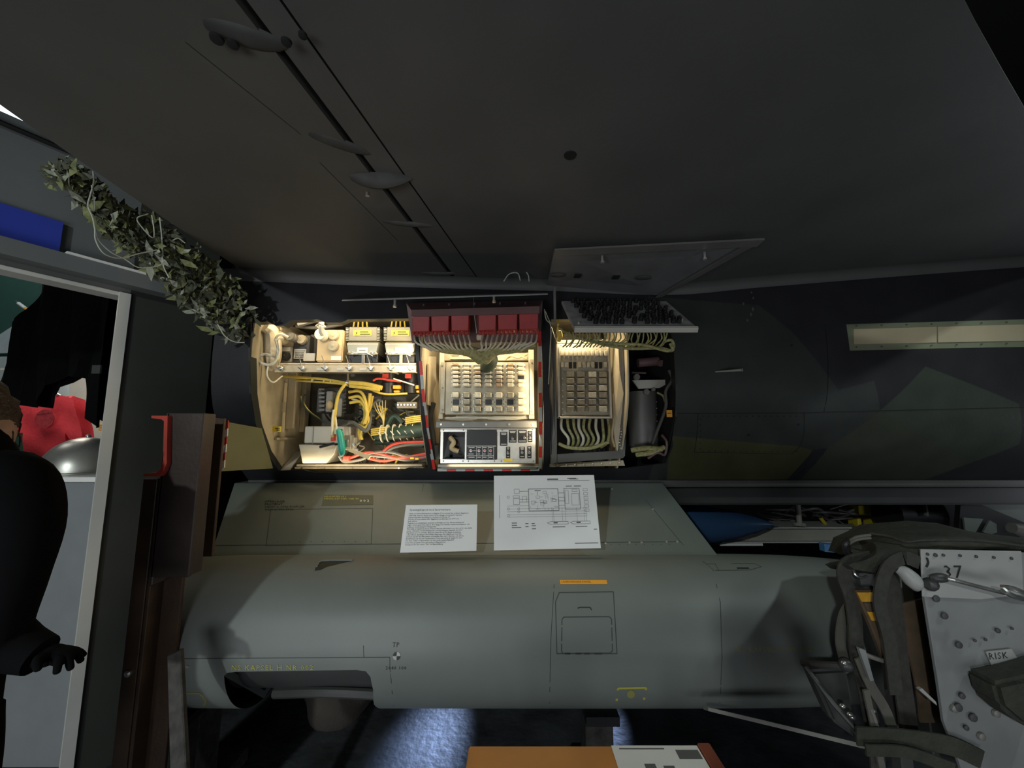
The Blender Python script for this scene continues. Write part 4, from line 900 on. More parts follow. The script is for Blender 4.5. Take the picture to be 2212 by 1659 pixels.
for i in range(9):
    a = 1213+i*12.5; s_ = (i-4)*1.5; b = MB(); b.tube([at(a, 902, 2.24), at(a+3*sin(i), 925, 2.22), at(a+8-s_, 945, 2.2), at(a+6-s_*1.5, 958, 2.23), at(1262+(i-4)*9, 966, 2.27)], .008, 8, 5); obj('cable', b, m_olwire if i % 3 else m_whwire, lc, sm=True)
b = MB(); b.tube([at(1206, 958, 2.22), at(1230, 967, 2.22), at(1275, 968, 2.22), at(1315, 955, 2.22)], .01, 8, 5); obj('gathered_bundle', b, m_olwire, lc, sm=True)
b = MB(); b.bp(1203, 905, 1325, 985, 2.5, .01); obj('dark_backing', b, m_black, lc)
b = MB(); b.tube([at(1325, 850, 2.18), at(1327, 900, 2.19), at(1322, 940, 2.22), at(1328, 965, 2.25)], .007, 6, 5); one('side_wire', b, m_tan, 'tan wire running down the right side of the third bay', 'cable', sm=True)
b = MB(); b.tube([at(1207, 715, 2.06), at(1210, 725, 2.07), at(1207, 735, 2.1)], .014, 8, 4); b.tube([at(1204, 690, 2.03), at(1206, 705, 2.04), at(1203, 720, 2.06)], .007, 8, 4); one('brass_fitting', b, m_yelwire, 'brass coloured fitting at the top left of the third bay', 'fitting', sm=True)
b = MB(); b.tube([at(1176, 668, 1.95), at(1180, 690, 1.98), at(1190, 705, 2.0), at(1188, 760, 2.03), at(1185, 830, 2.03)], .003, 6, 5); b.tube([at(1178, 672, 1.95), at(1188, 695, 1.98), at(1196, 700, 2.0)], .002, 6, 5); one('hanging_wire', b, m_cord, 'thin pale wire hanging on the strut between middle and third bay', 'cable', sm=True)
b = MB(); b.bp(1196, 620, 1201, 700, 1.98, .01); one('door_stay', b, m_grmet, 'thin grey upright stay holding the large bay door', 'stay')

# swung-out instrument tray with black relays
T = [at(1213, 650, 2.03), at(1440, 650, 2.03), at(1506, 706, 1.72), at(1240, 706, 1.72)]
tr = thing('relay_tray', 'grey tray crowded with black relays swung out above the third bay', 'tray', (T[0]+T[2])/2)
nrm = (T[1]-T[0]).cross(T[3]-T[0]).normalized()
if nrm.y > 0: nrm = -nrm
b = MB(); b.hexa(T, -nrm*.02); obj('tray_plate', b, M('tray_grey', (.42, .42, .4), .5, var=.3, scale=20), tr, bev=.004)
b = MB(); b.tube([T[3]+V((0, 0, -.008)), T[2]+V((0, 0, -.008))], .012, 8); b.hexa([T[3], T[2], T[2]+V((0, .006, -.026)), T[3]+V((0, .006, -.026))], (0, -.01, 0)); obj('front_lip', b, m_paleg, tr, sm=True)
b = MB(); b.cyl((0, 0, 0), (0, 0, .017), .0115, 10); b.cyl((0, 0, .017), (0, 0, .022), .0075, 8); kn = mesh_only('black_relay', b, m_black)
rot = nrm.to_track_quat('Z', 'Y').to_euler()
for j in range(9):
    for i in range(15):
        u = .1+.04*j/8+.8*(i+.5*(j % 2))/15+random.uniform(-.008, .008); v = .08+.8*j/8+random.uniform(-.01, .01)
        if random.random() < .16: continue
        p = (T[0]*(1-u)+T[1]*u)*(1-v)+(T[3]*(1-u)+T[2]*u)*v; o = piece('black_relay', kn, tr, p, rot); 
for u, v in ((.35, .04), (.55, .03), (.78, .05), (.93, .8), (.05, .9)):
    p = (T[0]*(1-u)+T[1]*u)*(1-v)+(T[3]*(1-u)+T[2]*u)*v; b = MB(); b.cyl(p, p+nrm*.012, .005, 8); obj('tray_screw', b, m_alu, tr)
b = MB()
for i in range(30):
    a = 1230+i*7.3; q = 722+random.uniform(0, 3); b.tube([at(a, q-6, 1.84), at(a+random.uniform(-5, 5), q+8, 1.83), at(a-random.uniform(4, 12), q+20, 1.86), at(a-14, q+26, 1.9)], .0035, 6, 4)
b.tube([at(1215, 715, 1.98), at(1260, 733, 1.9), at(1330, 742, 1.86), at(1390, 745, 1.84), at(1440, 758, 1.84), at(1455, 750, 1.84), at(1450, 735, 1.84), at(1435, 738, 1.84)], .007, 8, 6)
b.tube([at(1220, 722, 2.0), at(1280, 738, 1.92), at(1350, 752, 1.88), at(1420, 752, 1.86), at(1452, 757, 1.84), at(1448, 742, 1.84)], .008, 8, 6); b.tube([at(1206, 705, 2.03), at(1218, 715, 2.0), at(1250, 728, 1.93), at(1300, 732, 1.9)], .006, 8, 5)
obj('rear_wiring', b, m_olwire, tr, sm=True, kind='stuff')

# ------------------------------------------------------------------ bay 4
t = thing('duct_cylinder', 'smooth grey vertical duct cylinder in the dark fourth bay', 'duct', at(1388, 960, 2.3)); b = MB(); z0 = at(1388, 965, 2.3).z; z1 = at(1388, 845, 2.3).z; b.lathe([(0, .085), (z1-z0, .085)], (at(1388, 900, 2.36).x, 2.36, z0), (0, 0, 1), 30); obj('duct_body', b, m_grmet, t, sm=True)
b = MB()
for i in range(6): cap(b, 1418+i*.4, 868+i*14, 2.28, .003, .003, 6)
obj('rivet', b, m_alu, t)
b = MB(); b.prism([at(1366, 821, 2.2), at(1440, 820, 2.2), at(1452, 824, 2.2), at(1425, 838, 2.2), at(1380, 840, 2.2)], (0, .012, 0)); t = thing('support_bracket', 'pale grey trapezoid bracket across the dark fourth bay', 'bracket', at(1405, 838, 2.2)); obj('bracket_plate', b, m_paleg, t, bev=.002)
for q in ((1374, 815, .018), (1395, 847, .016), (1410, 842, .01)): b = MB(); cap(b, q[0], q[1], 2.2, q[2], .02); obj('bracket_bolt', b, m_grmet, t, sm=True)
b = MB(); b.cyl(at(1378, 784, 2.25), at(1422, 780, 2.25), .026, 16); b.cyl(at(1365, 805, 2.25), at(1395, 806, 2.25), .006, 8); b.cyl(at(1420, 782, 2.25), at(1428, 785, 2.22), .02, 12); one('actuator_motor', b, m_maroon, 'reddish brown actuator motor at the top of the dark fourth bay', 'motor', sm=True)
b = MB(); b.tube([at(1445, 800, 2.12), at(1452, 820, 2.11), at(1438, 845, 2.12), at(1438, 880, 2.13), at(1420, 930, 2.2), at(1408, 962, 2.24)], .0085, 8, 5); one('ribbed_cable', b, m_straplt, 'grey cable winding down the right edge of the fourth bay', 'cable', sm=True)
b = MB(); b.tube([at(1420, 848, 2.18), at(1432, 855, 2.16), at(1437, 868, 2.14)], .006, 8, 4); b.tube([at(1365, 972, 2.25), at(1395, 968, 2.2), at(1430, 970, 2.2)], .015, 8, 4); b.tube([at(1375, 982, 2.25), at(1405, 978, 2.2), at(1435, 966, 2.2)], .014, 8, 4); one('yellow_sleeve_bundle', b, m_olwire, 'olive wire bundle at the bottom of the fourth bay', 'cable', sm=True)
b = MB(); b.tube([at(1400, 990, 2.22), at(1420, 978, 2.19), at(1436, 982, 2.2), at(1440, 955, 2.18), at(1430, 940, 2.2)], .007, 8, 5); one('red_brown_hose', b, m_maroon, 'thin maroon hose at the bottom right of the fourth bay', 'hose', sm=True)
b = MB(); b.bp(1440, 886, 1452, 901, 2.06, .002); o = obj('yellow_tag', b, m_orange, jet); b = MB(); b.bp(1442, 892, 1450, 893.5, 2.058, .001); obj('tag_line', b, m_inkd, o)

# ------------------------------------------------------------------ pylon, pod, papers
PB = 1.97
py = thing('pylon', 'grey green pylon between the fuselage and the pod with stencilled writing', 'pylon', (0, 2.3, 1.0))
A = [at(505, 1048, 2.36), at(1432, 1045, 2.36), at(1551, 1180, PB), at(452, 1216, PB)]
A[3].z = A[2].z = 1.012; A[0].z = A[1].z = 1.305
b = MB(); b.prism([A[0], A[1], A[2], A[3]], (0, .35, 0)); obj('pylon_skin', b, m_pylon, py, bev=.004)
def onp(px, q, off=.002):
    n = V((0, -(A[1].z-A[2].z), (A[2].y-A[1].y)*-1)); n = V((0, -.293, .39)).normalized() if 0 else V((0, -(A[1].z-A[2].z), (A[1].y-A[2].y))).normalized()
    d = ray(px, q); o = V((0, 0, CZ)); t = (A[2]+n*off-o).dot(n)/d.dot(n); return o+d*t
def pl(mb, pts, wd=.0012, f=None, off=.0015):
    f = f or onp
    P = [f(a, q, off) for a, q in pts]
    for a, c_ in zip(P, P[1:]):
        t = (c_-a).normalized(); s = t.cross(V((0, -.6, .8))).normalized()*wd; mb.add([a-s, a+s, c_+s, c_-s], [(0, 1, 2, 3)])
b = MB(); pl(b, [(585, 1100), (805, 1098), (802, 1175), (575, 1178), (585, 1100)]); pl(b, [(460, 1178), (1470, 1170)]); pl(b, [(1395, 1080), (1477, 1178)]); pl(b, [(915, 1046), (912, 1062)]); obj('seams', b, m_podline, py, kind='stuff')
b = MB()
for a, q in ((1322, 1056), (1410, 1100), (1463, 1170), (1308, 1174), (1360, 1172), (1386, 1172), (1440, 1170)): p = onp(a, q, .001); b.lathe([(0, .006), (.002, .005)], p, (0, -.6, .8), 10)
obj('screw', b, m_alu, py)
b = MB()
for i in range(9): p = onp(600+i*24, 1170, .001); b.lathe([(0, .0025), (.001, .002)], p, (0, -.6, .8), 6)
for i in range(8): p = onp(1320+i*18, 1176, .001); b.lathe([(0, .0025), (.001, .002)], p, (0, -.6, .8), 6)
obj('rivets', b, m_podline, py, kind='stuff')
def ptext(body, px, q, size, mat, parent, name='lettering', f=None, ux=None, uy=None, **k):
    f = f or onp; o = f(px, q, .002); ux = ux or (f(px+20, q, .002)-o).normalized(); uy = uy or (f(px, q-10, .002)-o).normalized()
    mb = MB(); text_mb(mb, body, size, lambda u, v: o+ux*u+uy*v, **k); return obj(name, mb, mat, parent)
ptext('ATERLAGR\nMOMENT\n14200 ± 1500 KOPCM\n1400 ± 140 PPM', 572, 1085, .023, m_blet, py, line=.95)
b = MB(); b.hexa([onp(695, 1092, .001), onp(806, 1090, .001), onp(806, 1070, .001), onp(700, 1069, .001)], (0, -.0005, .0005)); obj('plate', b, M('stencil_ground', (.075, .085, .055), .6), py)
ptext('NS-KAPSEL H 1\nM7006-339 30H - NR W', 700, 1074, .019, m_ylet, py, line=1.0)
ptext('0 0 2', 777, 1084, .026, m_white, py)
# pod
PC = V((0, 1.95, .715)); PR = .302
PT = [(-1.5, .298), (-1.2, .302), (-.6, .302), (.9, .302), (1.3, .296), (1.6, .275), (1.95, .225), (2.25, .14), (2.4, .04)]
def podr(x): return smooth(PT, x)
def podp(x, a, off=0): r_ = podr(x)+off; return V((x, PC.y-r_*cos(a), PC.z+r_*sin(a)))   # a=0 faces the viewer
def onpod(px, q, off=.002):
    d = ray(px, q); o = V((0, 0, CZ)); x = 0
    for _ in range(12):
        r_ = podr(x)+off; ey, ez = o.y-PC.y, o.z-PC.z; aa = d.y**2+d.z**2; bb = 2*(d.y*ey+d.z*ez); cc = ey*ey+ez*ez-r_*r_
        ds = max(0, bb*bb-4*aa*cc); t = (-bb-math.sqrt(ds))/(2*aa); x = d.x*t
    return o+d*t
def podxa(px, q): p = onpod(px, q, 0); return (p.x, math.atan2(p.z-PC.z, PC.y-p.y))
pod = thing('reconnaissance_pod', 'large grey green cylindrical pod slung below the pylon', 'pod', (0, 1.95, .41))
hole = [podxa(*p) for p in ((484, 1460), (492, 1453), (510, 1451), (770, 1447), (790, 1450), (800, 1462), (806, 1490), (808, 1522))]
x0 = podxa(484, 1460)[0]; x1 = hole[-1][0]
hole = hole+[(x1+.02, -1.5), (x1+.02, -2.0), (x0, -2.0), (x0, -1.5)]
hatch = None
sv, sf = surf([(-1.5, -pi), (2.4, -pi), (2.4, pi), (-1.5, pi)], [hole], (.08, .09), lambda x, a: podp(x, a))
b = MB(); b.add(sv, sf)
me_o = obj('pod_skin', b, m_pod, pod, sm=True)
for p_ in me_o.data.polygons: p_.use_smooth = True
b = MB(); b.lathe([(0, .297), (.01, .297)], PC+V((-1.5, 0, 0)), (1, 0, 0), 40); obj('end_cap', b, m_frame, pod)
n = len(hole); vs = []
for x, a in hole: vs += [podp(x, a, .001), podp(x, a, -.03)]
b = MB(); b.add(vs, [(2*i, 2*i+1, (2*i+3) % (2*n), (2*i+2) % (2*n)) for i in range(n)]); obj('window_rim', b, m_pod, pod)
b = MB(); b.lathe([(0, .235), (.8, .235)], PC+V((x0-.05, 0, 0)), (1, 0, 0), 30); obj('camera_housing', b, m_boxdk, pod, sm=True)
b = MB(); b.tube([podp(x0+.1, -1.1, -.05), podp(x0+.35, -.85, -.05), podp(x0+.7, -1.0, -.04)], .02, 10, 4); obj('camera_hose', b, m_boxdk, pod, sm=True)
def pl2(mb, pts, wd=.0013):
    P = []
    for (a, q), (c_, r_) in zip(pts, pts[1:]):
        n = max(1, int(math.hypot(c_-a, r_-q)/25)); P += [(a+(c_-a)*i/n, q+(r_-q)*i/n) for i in range(n)]
    P.append(pts[-1]); W_ = [onpod(a, q, .001) for a, q in P]
    for a, c_ in zip(W_, W_[1:]):
        m_ = (a+c_)/2; nn = V((0, m_.y-PC.y, m_.z-PC.z)).normalized(); s = (c_-a).cross(nn).normalized()*wd; mb.add([a-s, a+s, c_+s, c_-s], [(0, 1, 2, 3)])
b = MB(); pl2(b, [(395, 1423), (842, 1420), (842, 1440), (850, 1526)]); pl2(b, [(785, 1395), (786, 1420)]); pl2(b, [(1197, 1262), (1190, 1380), (1187, 1520)])
pl2(b, [(1208, 1280), (1325, 1278), (1333, 1412), (1203, 1412), (1200, 1300), (1208, 1280)], .0018); pl2(b, [(1218, 1333), (1316, 1332), (1321, 1337), (1323, 1406), (1318, 1411), (1217, 1412), (1213, 1407), (1214, 1338), (1218, 1333)], .002)
pl2(b, [(1480, 1180), (1540, 1230), (1556, 1300), (1560, 1420), (1555, 1520)]); pl2(b, [(1525, 1218), (1545, 1218), (1553, 1232)]); pl2(b, [(1545, 1232), (1620, 1231), (1645, 1224), (1630, 1217), (1580, 1217)])
obj('seams', b, m_podline, pod, kind='stuff')
b = MB(); pl2(b, [(1248, 1314), (1252, 1312), (1275, 1312), (1278, 1318)], .002); pl2(b, [(1220, 1412), (1232, 1412)], .003); pl2(b, [(1243, 1412), (1256, 1412)], .003); pl2(b, [(1262, 1412), (1274, 1412)], .003); pl2(b, [(1284, 1412), (1300, 1412)], .003); pl2(b, [(1592, 1227), (1618, 1227)], .004); obj('hatch_latches', b, m_frame, pod, kind='stuff')
b = MB(); P = [onpod(a, q, .001) for a, q in ((680, 1232), (684, 1222), (697, 1212), (762, 1211), (706, 1224), (692, 1231))]; b.prism(P, (0, -.001, .001)); obj('air_scoop', b, m_nose if 0 else m_frame, pod)
b = MB(); P = [onpod(a, q, .004) for a, q in ((684, 1224), (697, 1211), (762, 1210))]; b.tube(P, .004, 6, 3); obj('scoop_lip', b, m_pod, pod, sm=True)
def podtext(body, px, q, size, mat, name='lettering', **k):
    xx, aa = podxa(px, q); mb = MB(); text_mb(mb, body, size, lambda u, v: podp(xx+u, aa+v/podr(xx), .0015), **k); return obj(name, mb, mat, pod)
podtext('NS KAPSEL H NR 002', 500, 1447, .028, m_ylet, sp=1.25)
podtext('NS KAPSEL H NR 002', 1590, 1408, .026, m_yletd, sp=1.25)
podtext('TP', 847, 1398, .024, m_blet, sp=1.1); podtext('2040 100', 833, 1446, .018, m_blet, sp=1.2)
xx, aa = podxa(857, 1417); b = MB(); nb = MB()
for k_ in range(4):
    fan = [podp(xx, aa, .0015)]+[podp(xx+.015*cos(k_*pi/2+i*pi/10), aa+.015*sin(k_*pi/2+i*pi/10)/PR, .0015) for i in range(6)]
    (b if k_ % 2 else nb).add(fan, [tuple(range(7))])
obj('target_mark', b, m_blet, pod); obj('target_mark_light', nb, m_tapewh, pod)
b = MB(); q0 = podxa(1210, 1262); q1 = podxa(1310, 1253); st_ = []
for i in range(13):
    x_ = q0[0]+(q1[0]-q0[0])*i/12; st_ += [podp(x_, q0[1], .0012), podp(x_, q1[1], .0012)]
b.add(st_, [(2*i, 2*i+1, 2*i+3, 2*i+2) for i in range(12)]); o = obj('orange_sticker', b, m_orange, pod)
mb = MB(); text_mb(mb, 'LASERVARNARE KAPSEL', .0125, lambda u, v: podp(q0[0]+.006+u, q0[1]+.006/PR+v/PR, .002), sp=.95); obj('sticker_print', mb, M('sticker_ink', (.35, .12, .01), .6, var=0), o)
fx = [(1332, 1514), (1335, 1487), (1396, 1486), (1391, 1512)]
b = MB(); pl2(b, fx, .0045); obj('yellow_frame', b, m_ylet, pod); b = MB(); P = [onpod(1363+9*cos(i*pi/5), 1500+9*sin(i*pi/5), .0015) for i in range(10)]; b.add(P, [tuple(range(10))]); obj('yellow_emblem', b, m_yletd, pod)
b = MB(); pl2(b, [(385, 1498), (432, 1498), (445, 1515), (440, 1525)], .004); obj('yellow_outline', b, m_yletd, pod)
b = MB(); p = onpod(405, 1440, 0); b.lathe([(0, .007), (.003, .006)], p, (0, -1, -.2), 10); obj('screw', b, m_alu, pod)
# papers leaning on the pylon
def paper(name, lab, c4, Y0, Y1):
    b_ = [at(c4[0][0], c4[0][1], Y1), at(c4[1][0], c4[1][1], Y1), at(c4[2][0], c4[2][1], Y0), at(c4[3][0], c4[3][1], Y0)]
    t = thing(name, lab, 'paper', (b_[2]+b_[3])/2); mb = MB(); mb.hexa(b_, (0, .003, 0)); obj('sheet', mb, m_paper, t)
    def fn(u, v, off=.0012):   # u, v from the top left corner, 0..1
        p = (b_[0]*(1-u)+b_[1]*u)*(1-v)+(b_[3]*(1-u)+b_[2]*u)*v; return p-V((0, off, 0))
    return t, fn
pa, fa = paper('text_sheet', 'small white text sheet headed Spaningskapsel, leaning on the pylon', ((877, 1091), (1031, 1090), (1029, 1190), (864, 1194)), 1.91, 1.97)
W0, H0 = .36, .235
mb = MB(); text_mb(mb, 'Spaningskapsel med laservarnare', .0155, lambda u, v: fa(.06+u/W0, .125-v/H0)); obj('headline', mb, m_ink, pa)
body = '''I detta av elektronikutrymmen på flygplan 37 är normalt det ordinarie flygplanets
elektronik, men för denna version är här inbyggt utrustning för kapselns
registrering samt utrustning för varning och mätning, 37.
Det var ett av projekten inför flygplanets modifiering och OPTI som
hade utförts.
Flygplanet på utställningen användes av flottiljen på 7:an. Motmedelskapseln
ingår i ett program från sektion, BPO Bygg. Den avbildar radarkommunikation och
indikerar störsändning för fartygssidan.
Med hjälp av signalerna kunde föraren visas var information om det och för den skulle
svaras. Systemet i motmedelskapseln och utrustningen i kapseln var 2001.
Kapslarna var 2 st. svenska. Bytet är också till och för flygets besättning
också till nya uppdragen, kort bildas. Regionens från flygplanets med den
utökade kapslar till olika platser och inkallas från start i skärmar och arbete.
Avslutningen att det nya regelsystemet. Dess nya enhet är byggd för 2001
För dem önskar vi till moment och den under samma flygutbild
Leva detta program. Den sista delen på flygstationen
arrangeras för det senare "7an" vid flygutställning'''
mb = MB(); text_mb(mb, body, .0098, lambda u, v: fa(.055+u/W0*.93, .20-v/H0), line=.98); obj('body_text', mb, m_ink, pa)
pb_, fb = paper('diagram_sheet', 'larger white sheet printed with a block circuit diagram, leaning on the pylon', ((1067, 1028), (1283, 1026), (1298, 1184), (1067, 1189)), 1.92, 1.985)
mb = MB()
def ln(u0, v0, u1, v1, wd=.0016):
    a, c_ = fb(u0, v0), fb(u1, v1); t = (c_-a).normalized(); s = t.cross(V((0, 1, 0)))*wd*.5; mb.add([a-s, a+s, c_+s, c_-s], [(0, 1, 2, 3)])
def rc(u0, v0, u1, v1, wd=.0012):
    ln(u0, v0, u1, v0, wd); ln(u1, v0, u1, v1, wd); ln(u1, v1, u0, v1, wd); ln(u0, v1, u0, v0, wd)
rc(.34, .19, .63, .49, .0024); rc(.69, .185, .84, .475, .0022); rc(.70, .21, .73, .40); rc(.77, .2, .82, .23); rc(.76, .26, .83, .42)
for i in range(6): rc(.88, .19+i*.057, .92, .225+i*.057)
rc(.20, .19, .25, .25); rc(.19, .28, .25, .31); rc(.19, .32, .25, .40); rc(.28, .29, .32, .37)
rnd = random.Random(3)
for i in range(34):
    u = rnd.uniform(.35, .6); v = rnd.uniform(.21, .47); ln(u, v, u+rnd.uniform(.01, .05), v, .0009) if i % 2 else ln(u, v, u, min(.49, v+rnd.uniform(.02, .06)), .0009)
for i in range(8): rc(*(lambda u, v: (u, v, u+.035, v+.035))(rnd.uniform(.36, .58), rnd.uniform(.22, .44)), .0009)
for v in (.22, .33, .37): ln(.25, v, .34, v)
for v in (.25, .31, .36, .42): ln(.63, v, .69, v)
for v in (.42, .46, .50, .54, .57): ln(.13, v, .34 if v < .45 else .9, v, .0009)
for u, v in ((.14, .30), (.14, .46), (.14, .55), (.24, .46), (.24, .5)):
    for k_ in range(8): ln(u+.012*cos(k_*pi/4), v+.016*sin(k_*pi/4), u+.012*cos(k_*pi/4+pi/4), v+.016*sin(k_*pi/4+pi/4), .0012)
for u in (.56, .575, .66, .69, .8, .87, .89): ln(u, .45, u, .64, .0008)
for (a, c_) in ((.51, .71), (.73, .92)):
    ln(a, .655, a+.03, .64); ln(a+.03, .64, c_, .64); ln(c_, .64, c_, .675); ln(c_, .675, a+.03, .675); ln(a+.03, .675, a, .655); ln(a+.05, .71, c_-.03, .71, .003); ln(a+.06, .655, a+.1, .655, .006)
for u, v, l_ in ((.17, .65, .05), (.17, .68, .05), (.17, .71, .09), (.3, .66, .03), (.3, .70, .03), (.36, .66, .03), (.36, .69, .04), (.36, .73, .04), (.53, .05, .11), (.53, .06, .11), (.73, .045, .09), (.75, .055, .09), (.71, .155, .06), (.79, .155, .07), (.95, .75, .03), (.76, .93, .22), (.4, .215, .06)): ln(u, v, u+l_, v, .0034)
ln(.53, .075, .95, .075); ln(.055, .27, .055, .58, .0016)
obj('diagram_print', mb, m_ink, pb_)

# ------------------------------------------------------------------ brown steel post
po = thing('steel_post', 'brown painted steel support post with a red ended channel at its head', 'post', (-1.36, 1.67, 0))
b = MB(); b.box(-1.44, -1.385, 1.57, 1.655, 0, 1.42); b.box(-1.385, -1.30, 1.635, 1.65, 0, 1.42); b.box(-1.385, -1.372, 1.575, 1.655, 0, 1.42); obj('column', b, m_brown2, po, bev=.002)
b = MB(); b.box(-1.355, -1.212, 1.55, 1.565, 1.06, 1.675); b.box(-1.36, -1.345, 1.55, 1.72, 1.03, 1.675); b.box(-1.23, -1.222, 1.565, 1.63, 1.06, 1.675); obj('head_beam', b, m_brown, po, bev=.003)
b = MB(); b.box(-1.34, -1.24, 1.70, 1.715, 1.09, 1.66); b.box(-1.30, -1.29, 1.565, 1.70, 1.09, 1.66); obj('side_plate', b, m_brown2, po, bev=.002)
q = [at(327, 898, 1.53), at(362, 898, 1.53), at(360, 1000, 1.53), at(353, 1018, 1.53), at(345, 1029, 1.53), at(309, 1029, 1.53), at(311, 1023, 1.53), at(338, 1021, 1.53), at(347, 1012, 1.53), at(352, 995, 1.53), at(354, 910, 1.53), at(349, 906, 1.53), at(327, 903, 1.53)]
b = MB(); b.prism(q, (0, .28, 0)); obj('red_channel', b, m_red, po, label='red primed channel section end')
b = MB()
for z in (.72, .3): b.lathe([(0, .012), (.01, .012), (.014, .006)], (-1.41, 1.57, z), (0, -1, 0), 8)
obj('bolt', b, m_steel, po)
# weathered boards leaning below
for i, (a, c_, lab) in enumerate((((345, 1435), (382, 1665), 'weathered grey plank leaning against the foot of the brown post'),)):
    A_ = at(*a, 1.45); B_ = at(c_[0], c_[1], 1.40); A_.y = 1.5; dr = (B_-A_).normalized(); B_ = A_+dr*((A_.z-.01)/-dr.z); b = MB(); b.hexa([A_+V((-.02, 0, 0)), A_+V((.025, 0, .02)), B_+V((.03, 0, 0)), B_+V((-.03, 0, 0))], (0, .02, 0)); one('wood_plank', b, m_owood, lab, 'plank', bev=.003)

# ------------------------------------------------------------------ camouflage net
net = thing('camouflage_net', 'leafy camouflage net bunched along the wing edge at upper left', 'net', at(480, 700, 2.0))
path = [(105, 395, 1.35, 14), (140, 365, 1.35, 26), (185, 410, 1.42, 42), (235, 470, 1.5, 42), (290, 500, 1.58, 55), (350, 545, 1.66, 60), (410, 595, 1.76, 62), (455, 640, 1.86, 75), (500, 680, 1.95, 62)]
leaf = MB()
for i in range(1250):
    t = (i/1250)**.62*(len(path)-1.001); k_ = int(t); f_ = t-k_
    a = [path[k_][j]*(1-f_)+path[k_+1][j]*f_ for j in range(4)]
    r_ = a[3]*1.3*math.sqrt(random.random()); an = random.uniform(0, 2*pi); dx = r_*cos(an)*.75; dy = r_*sin(an)*.8
    px_, py_ = a[0]+dx+.25*dy, a[1]+dy
    edge = 594-(538-px_)*.685
    if py_ < edge+6: py_ = edge+6+random.uniform(0, 14)
    c_ = at(px_, py_, a[2]+random.uniform(-.06, .06)); s_ = random.uniform(.009, .028)
    x_ = V((random.uniform(-1, 1), random.uniform(-.6, .6), random.uniform(-1, 1))).normalized(); y_ = x_.cross(V((random.uniform(-.5, .5), -1, random.uniform(-.5, .5)))).normalized(); z_ = x_.cross(y_)
    leaf.mi = random.choice((0, 0, 1, 1, 1, 2)); cu = random.uniform(-.6, .6)*s_
    leaf.add([c_-x_*s_*1.5, c_-x_*s_*.3+y_*s_*.6+z_*cu, c_+x_*s_*.4+y_*s_*.45, c_+x_*s_*1.6+z_*cu, c_+x_*s_*.3-y_*s_*.5+z_*cu, c_-x_*s_*.5-y_*s_*.3], [(0, 1, 5), (1, 2, 4, 5), (2, 3, 4)])
obj('cloth_leaves', leaf, [m_net, m_net2, m_netg], net, kind='stuff')
b = MB()
for i in range(26):
    t0 = random.uniform(0, 6.5); pth = []
    for j in range(5):
        t = min(t0+j*.35, 7.9); k_ = int(t); f_ = t-k_; a = [path[k_][q]*(1-f_)+path[k_+1][q]*f_ for q in range(4)]; pth.append(at(a[0]+random.uniform(-.5, .5)*a[3], a[1]+random.uniform(-.2, .7)*a[3], a[2]-.03))
    b.tube(pth, .0016, 5, 4)
obj('net_mesh', b, m_net2, net, sm=True)
for pts in ([(201, 370), (202, 395), (194, 425), (190, 445), (200, 470), (206, 500), (213, 520), (240, 545), (270, 560), (300, 578), (340, 575), (355, 565)], [(198, 400), (203, 430), (203, 455), (196, 450), (188, 445)],
            [(205, 495), (207, 520), (225, 548), (260, 558), (300, 548), (340, 540)], [(320, 462), (296, 472), (310, 495), (330, 514), (333, 500), (328, 465)], [(345, 470), (350, 520), (352, 570), (365, 600)], [(372, 520), (385, 515), (400, 525)], [(470, 700), (485, 725), (505, 738), (528, 740)]):
    b = MB(); b.tube([at(a, q, 1.22+.55*(a-100)/400) for a, q in pts], .0022, 6, 5); obj('net_cord', b, m_cord, net, sm=True)

# ------------------------------------------------------------------ person at the far left
PX, PY = -1.49, 1.08
per = thing('person', 'person seen from behind in a black coat with brown hair at the left edge', 'person', (PX, PY, 0))
def skinned(name, verts, edges, radii, mat, sub=2):
    me = bpy.data.meshes.new(name); me.from_pydata([V(v)-V((PX, PY, 0)) for v in verts], edges, []); me.materials.append(mat)
    o = bpy.data.objects.new(name, me); COL.objects.link(o); o.parent = per; ORG[o.name] = V((PX, PY, 0))
    md = o.modifiers.new('skin', 'SKIN'); md.use_smooth_shade = True
    if not me.skin_vertices: pass
    for i, r_ in enumerate(radii): me.skin_vertices[0].data[i].radius = (r_ if isinstance(r_, tuple) else (r_, r_))
    me.skin_vertices[0].data[0].use_root = True
    s_ = o.modifiers.new('sub', 'SUBSURF'); s_.levels = sub; s_.render_levels = sub
    dg = bpy.context.evaluated_depsgraph_get(); ev = bpy.data.meshes.new_from_object(o.evaluated_get(dg)); o.modifiers.clear(); o.data = ev; return o
x, y = PX, PY
bodyv = [(x, y, .95), (x, y, 1.15), (x, y, 1.34), (x, y, 1.45), (x+.01, y+.01, 1.52), (x+.01, y+.02, 1.60), (x+.01, y+.02, 1.665),
         (x-.16, y, 1.40), (x-.20, y+.02, 1.12), (x-.14, y+.16, .98), (x+.15, y, 1.40), (x+.14, y-.03, 1.14), (x+.2, y+.04, 1.025),
         (x-.09, y, .72), (x-.1, y+.01, .45), (x-.1, y, .1), (x-.1, y+.1, .04), (x+.09, y, .72), (x+.1, y+.01, .5), (x+.1, y, .1), (x+.1, y+.1, .04)]
be = [(0, 1), (1, 2), (2, 3), (3, 4), (4, 5), (5, 6), (2, 7), (7, 8), (8, 9), (2, 10), (10, 11), (11, 12), (0, 13), (13, 14), (14, 15), (15, 16), (0, 17), (17, 18), (18, 19), (19, 20)]
skinned('body', bodyv, be, [.09, .09, .1, .055, .055, .085, .05, .05, .035, .025, .05, .035, .025, .06, .05, .035, .03, .06, .05, .035, .03], m_skinp)
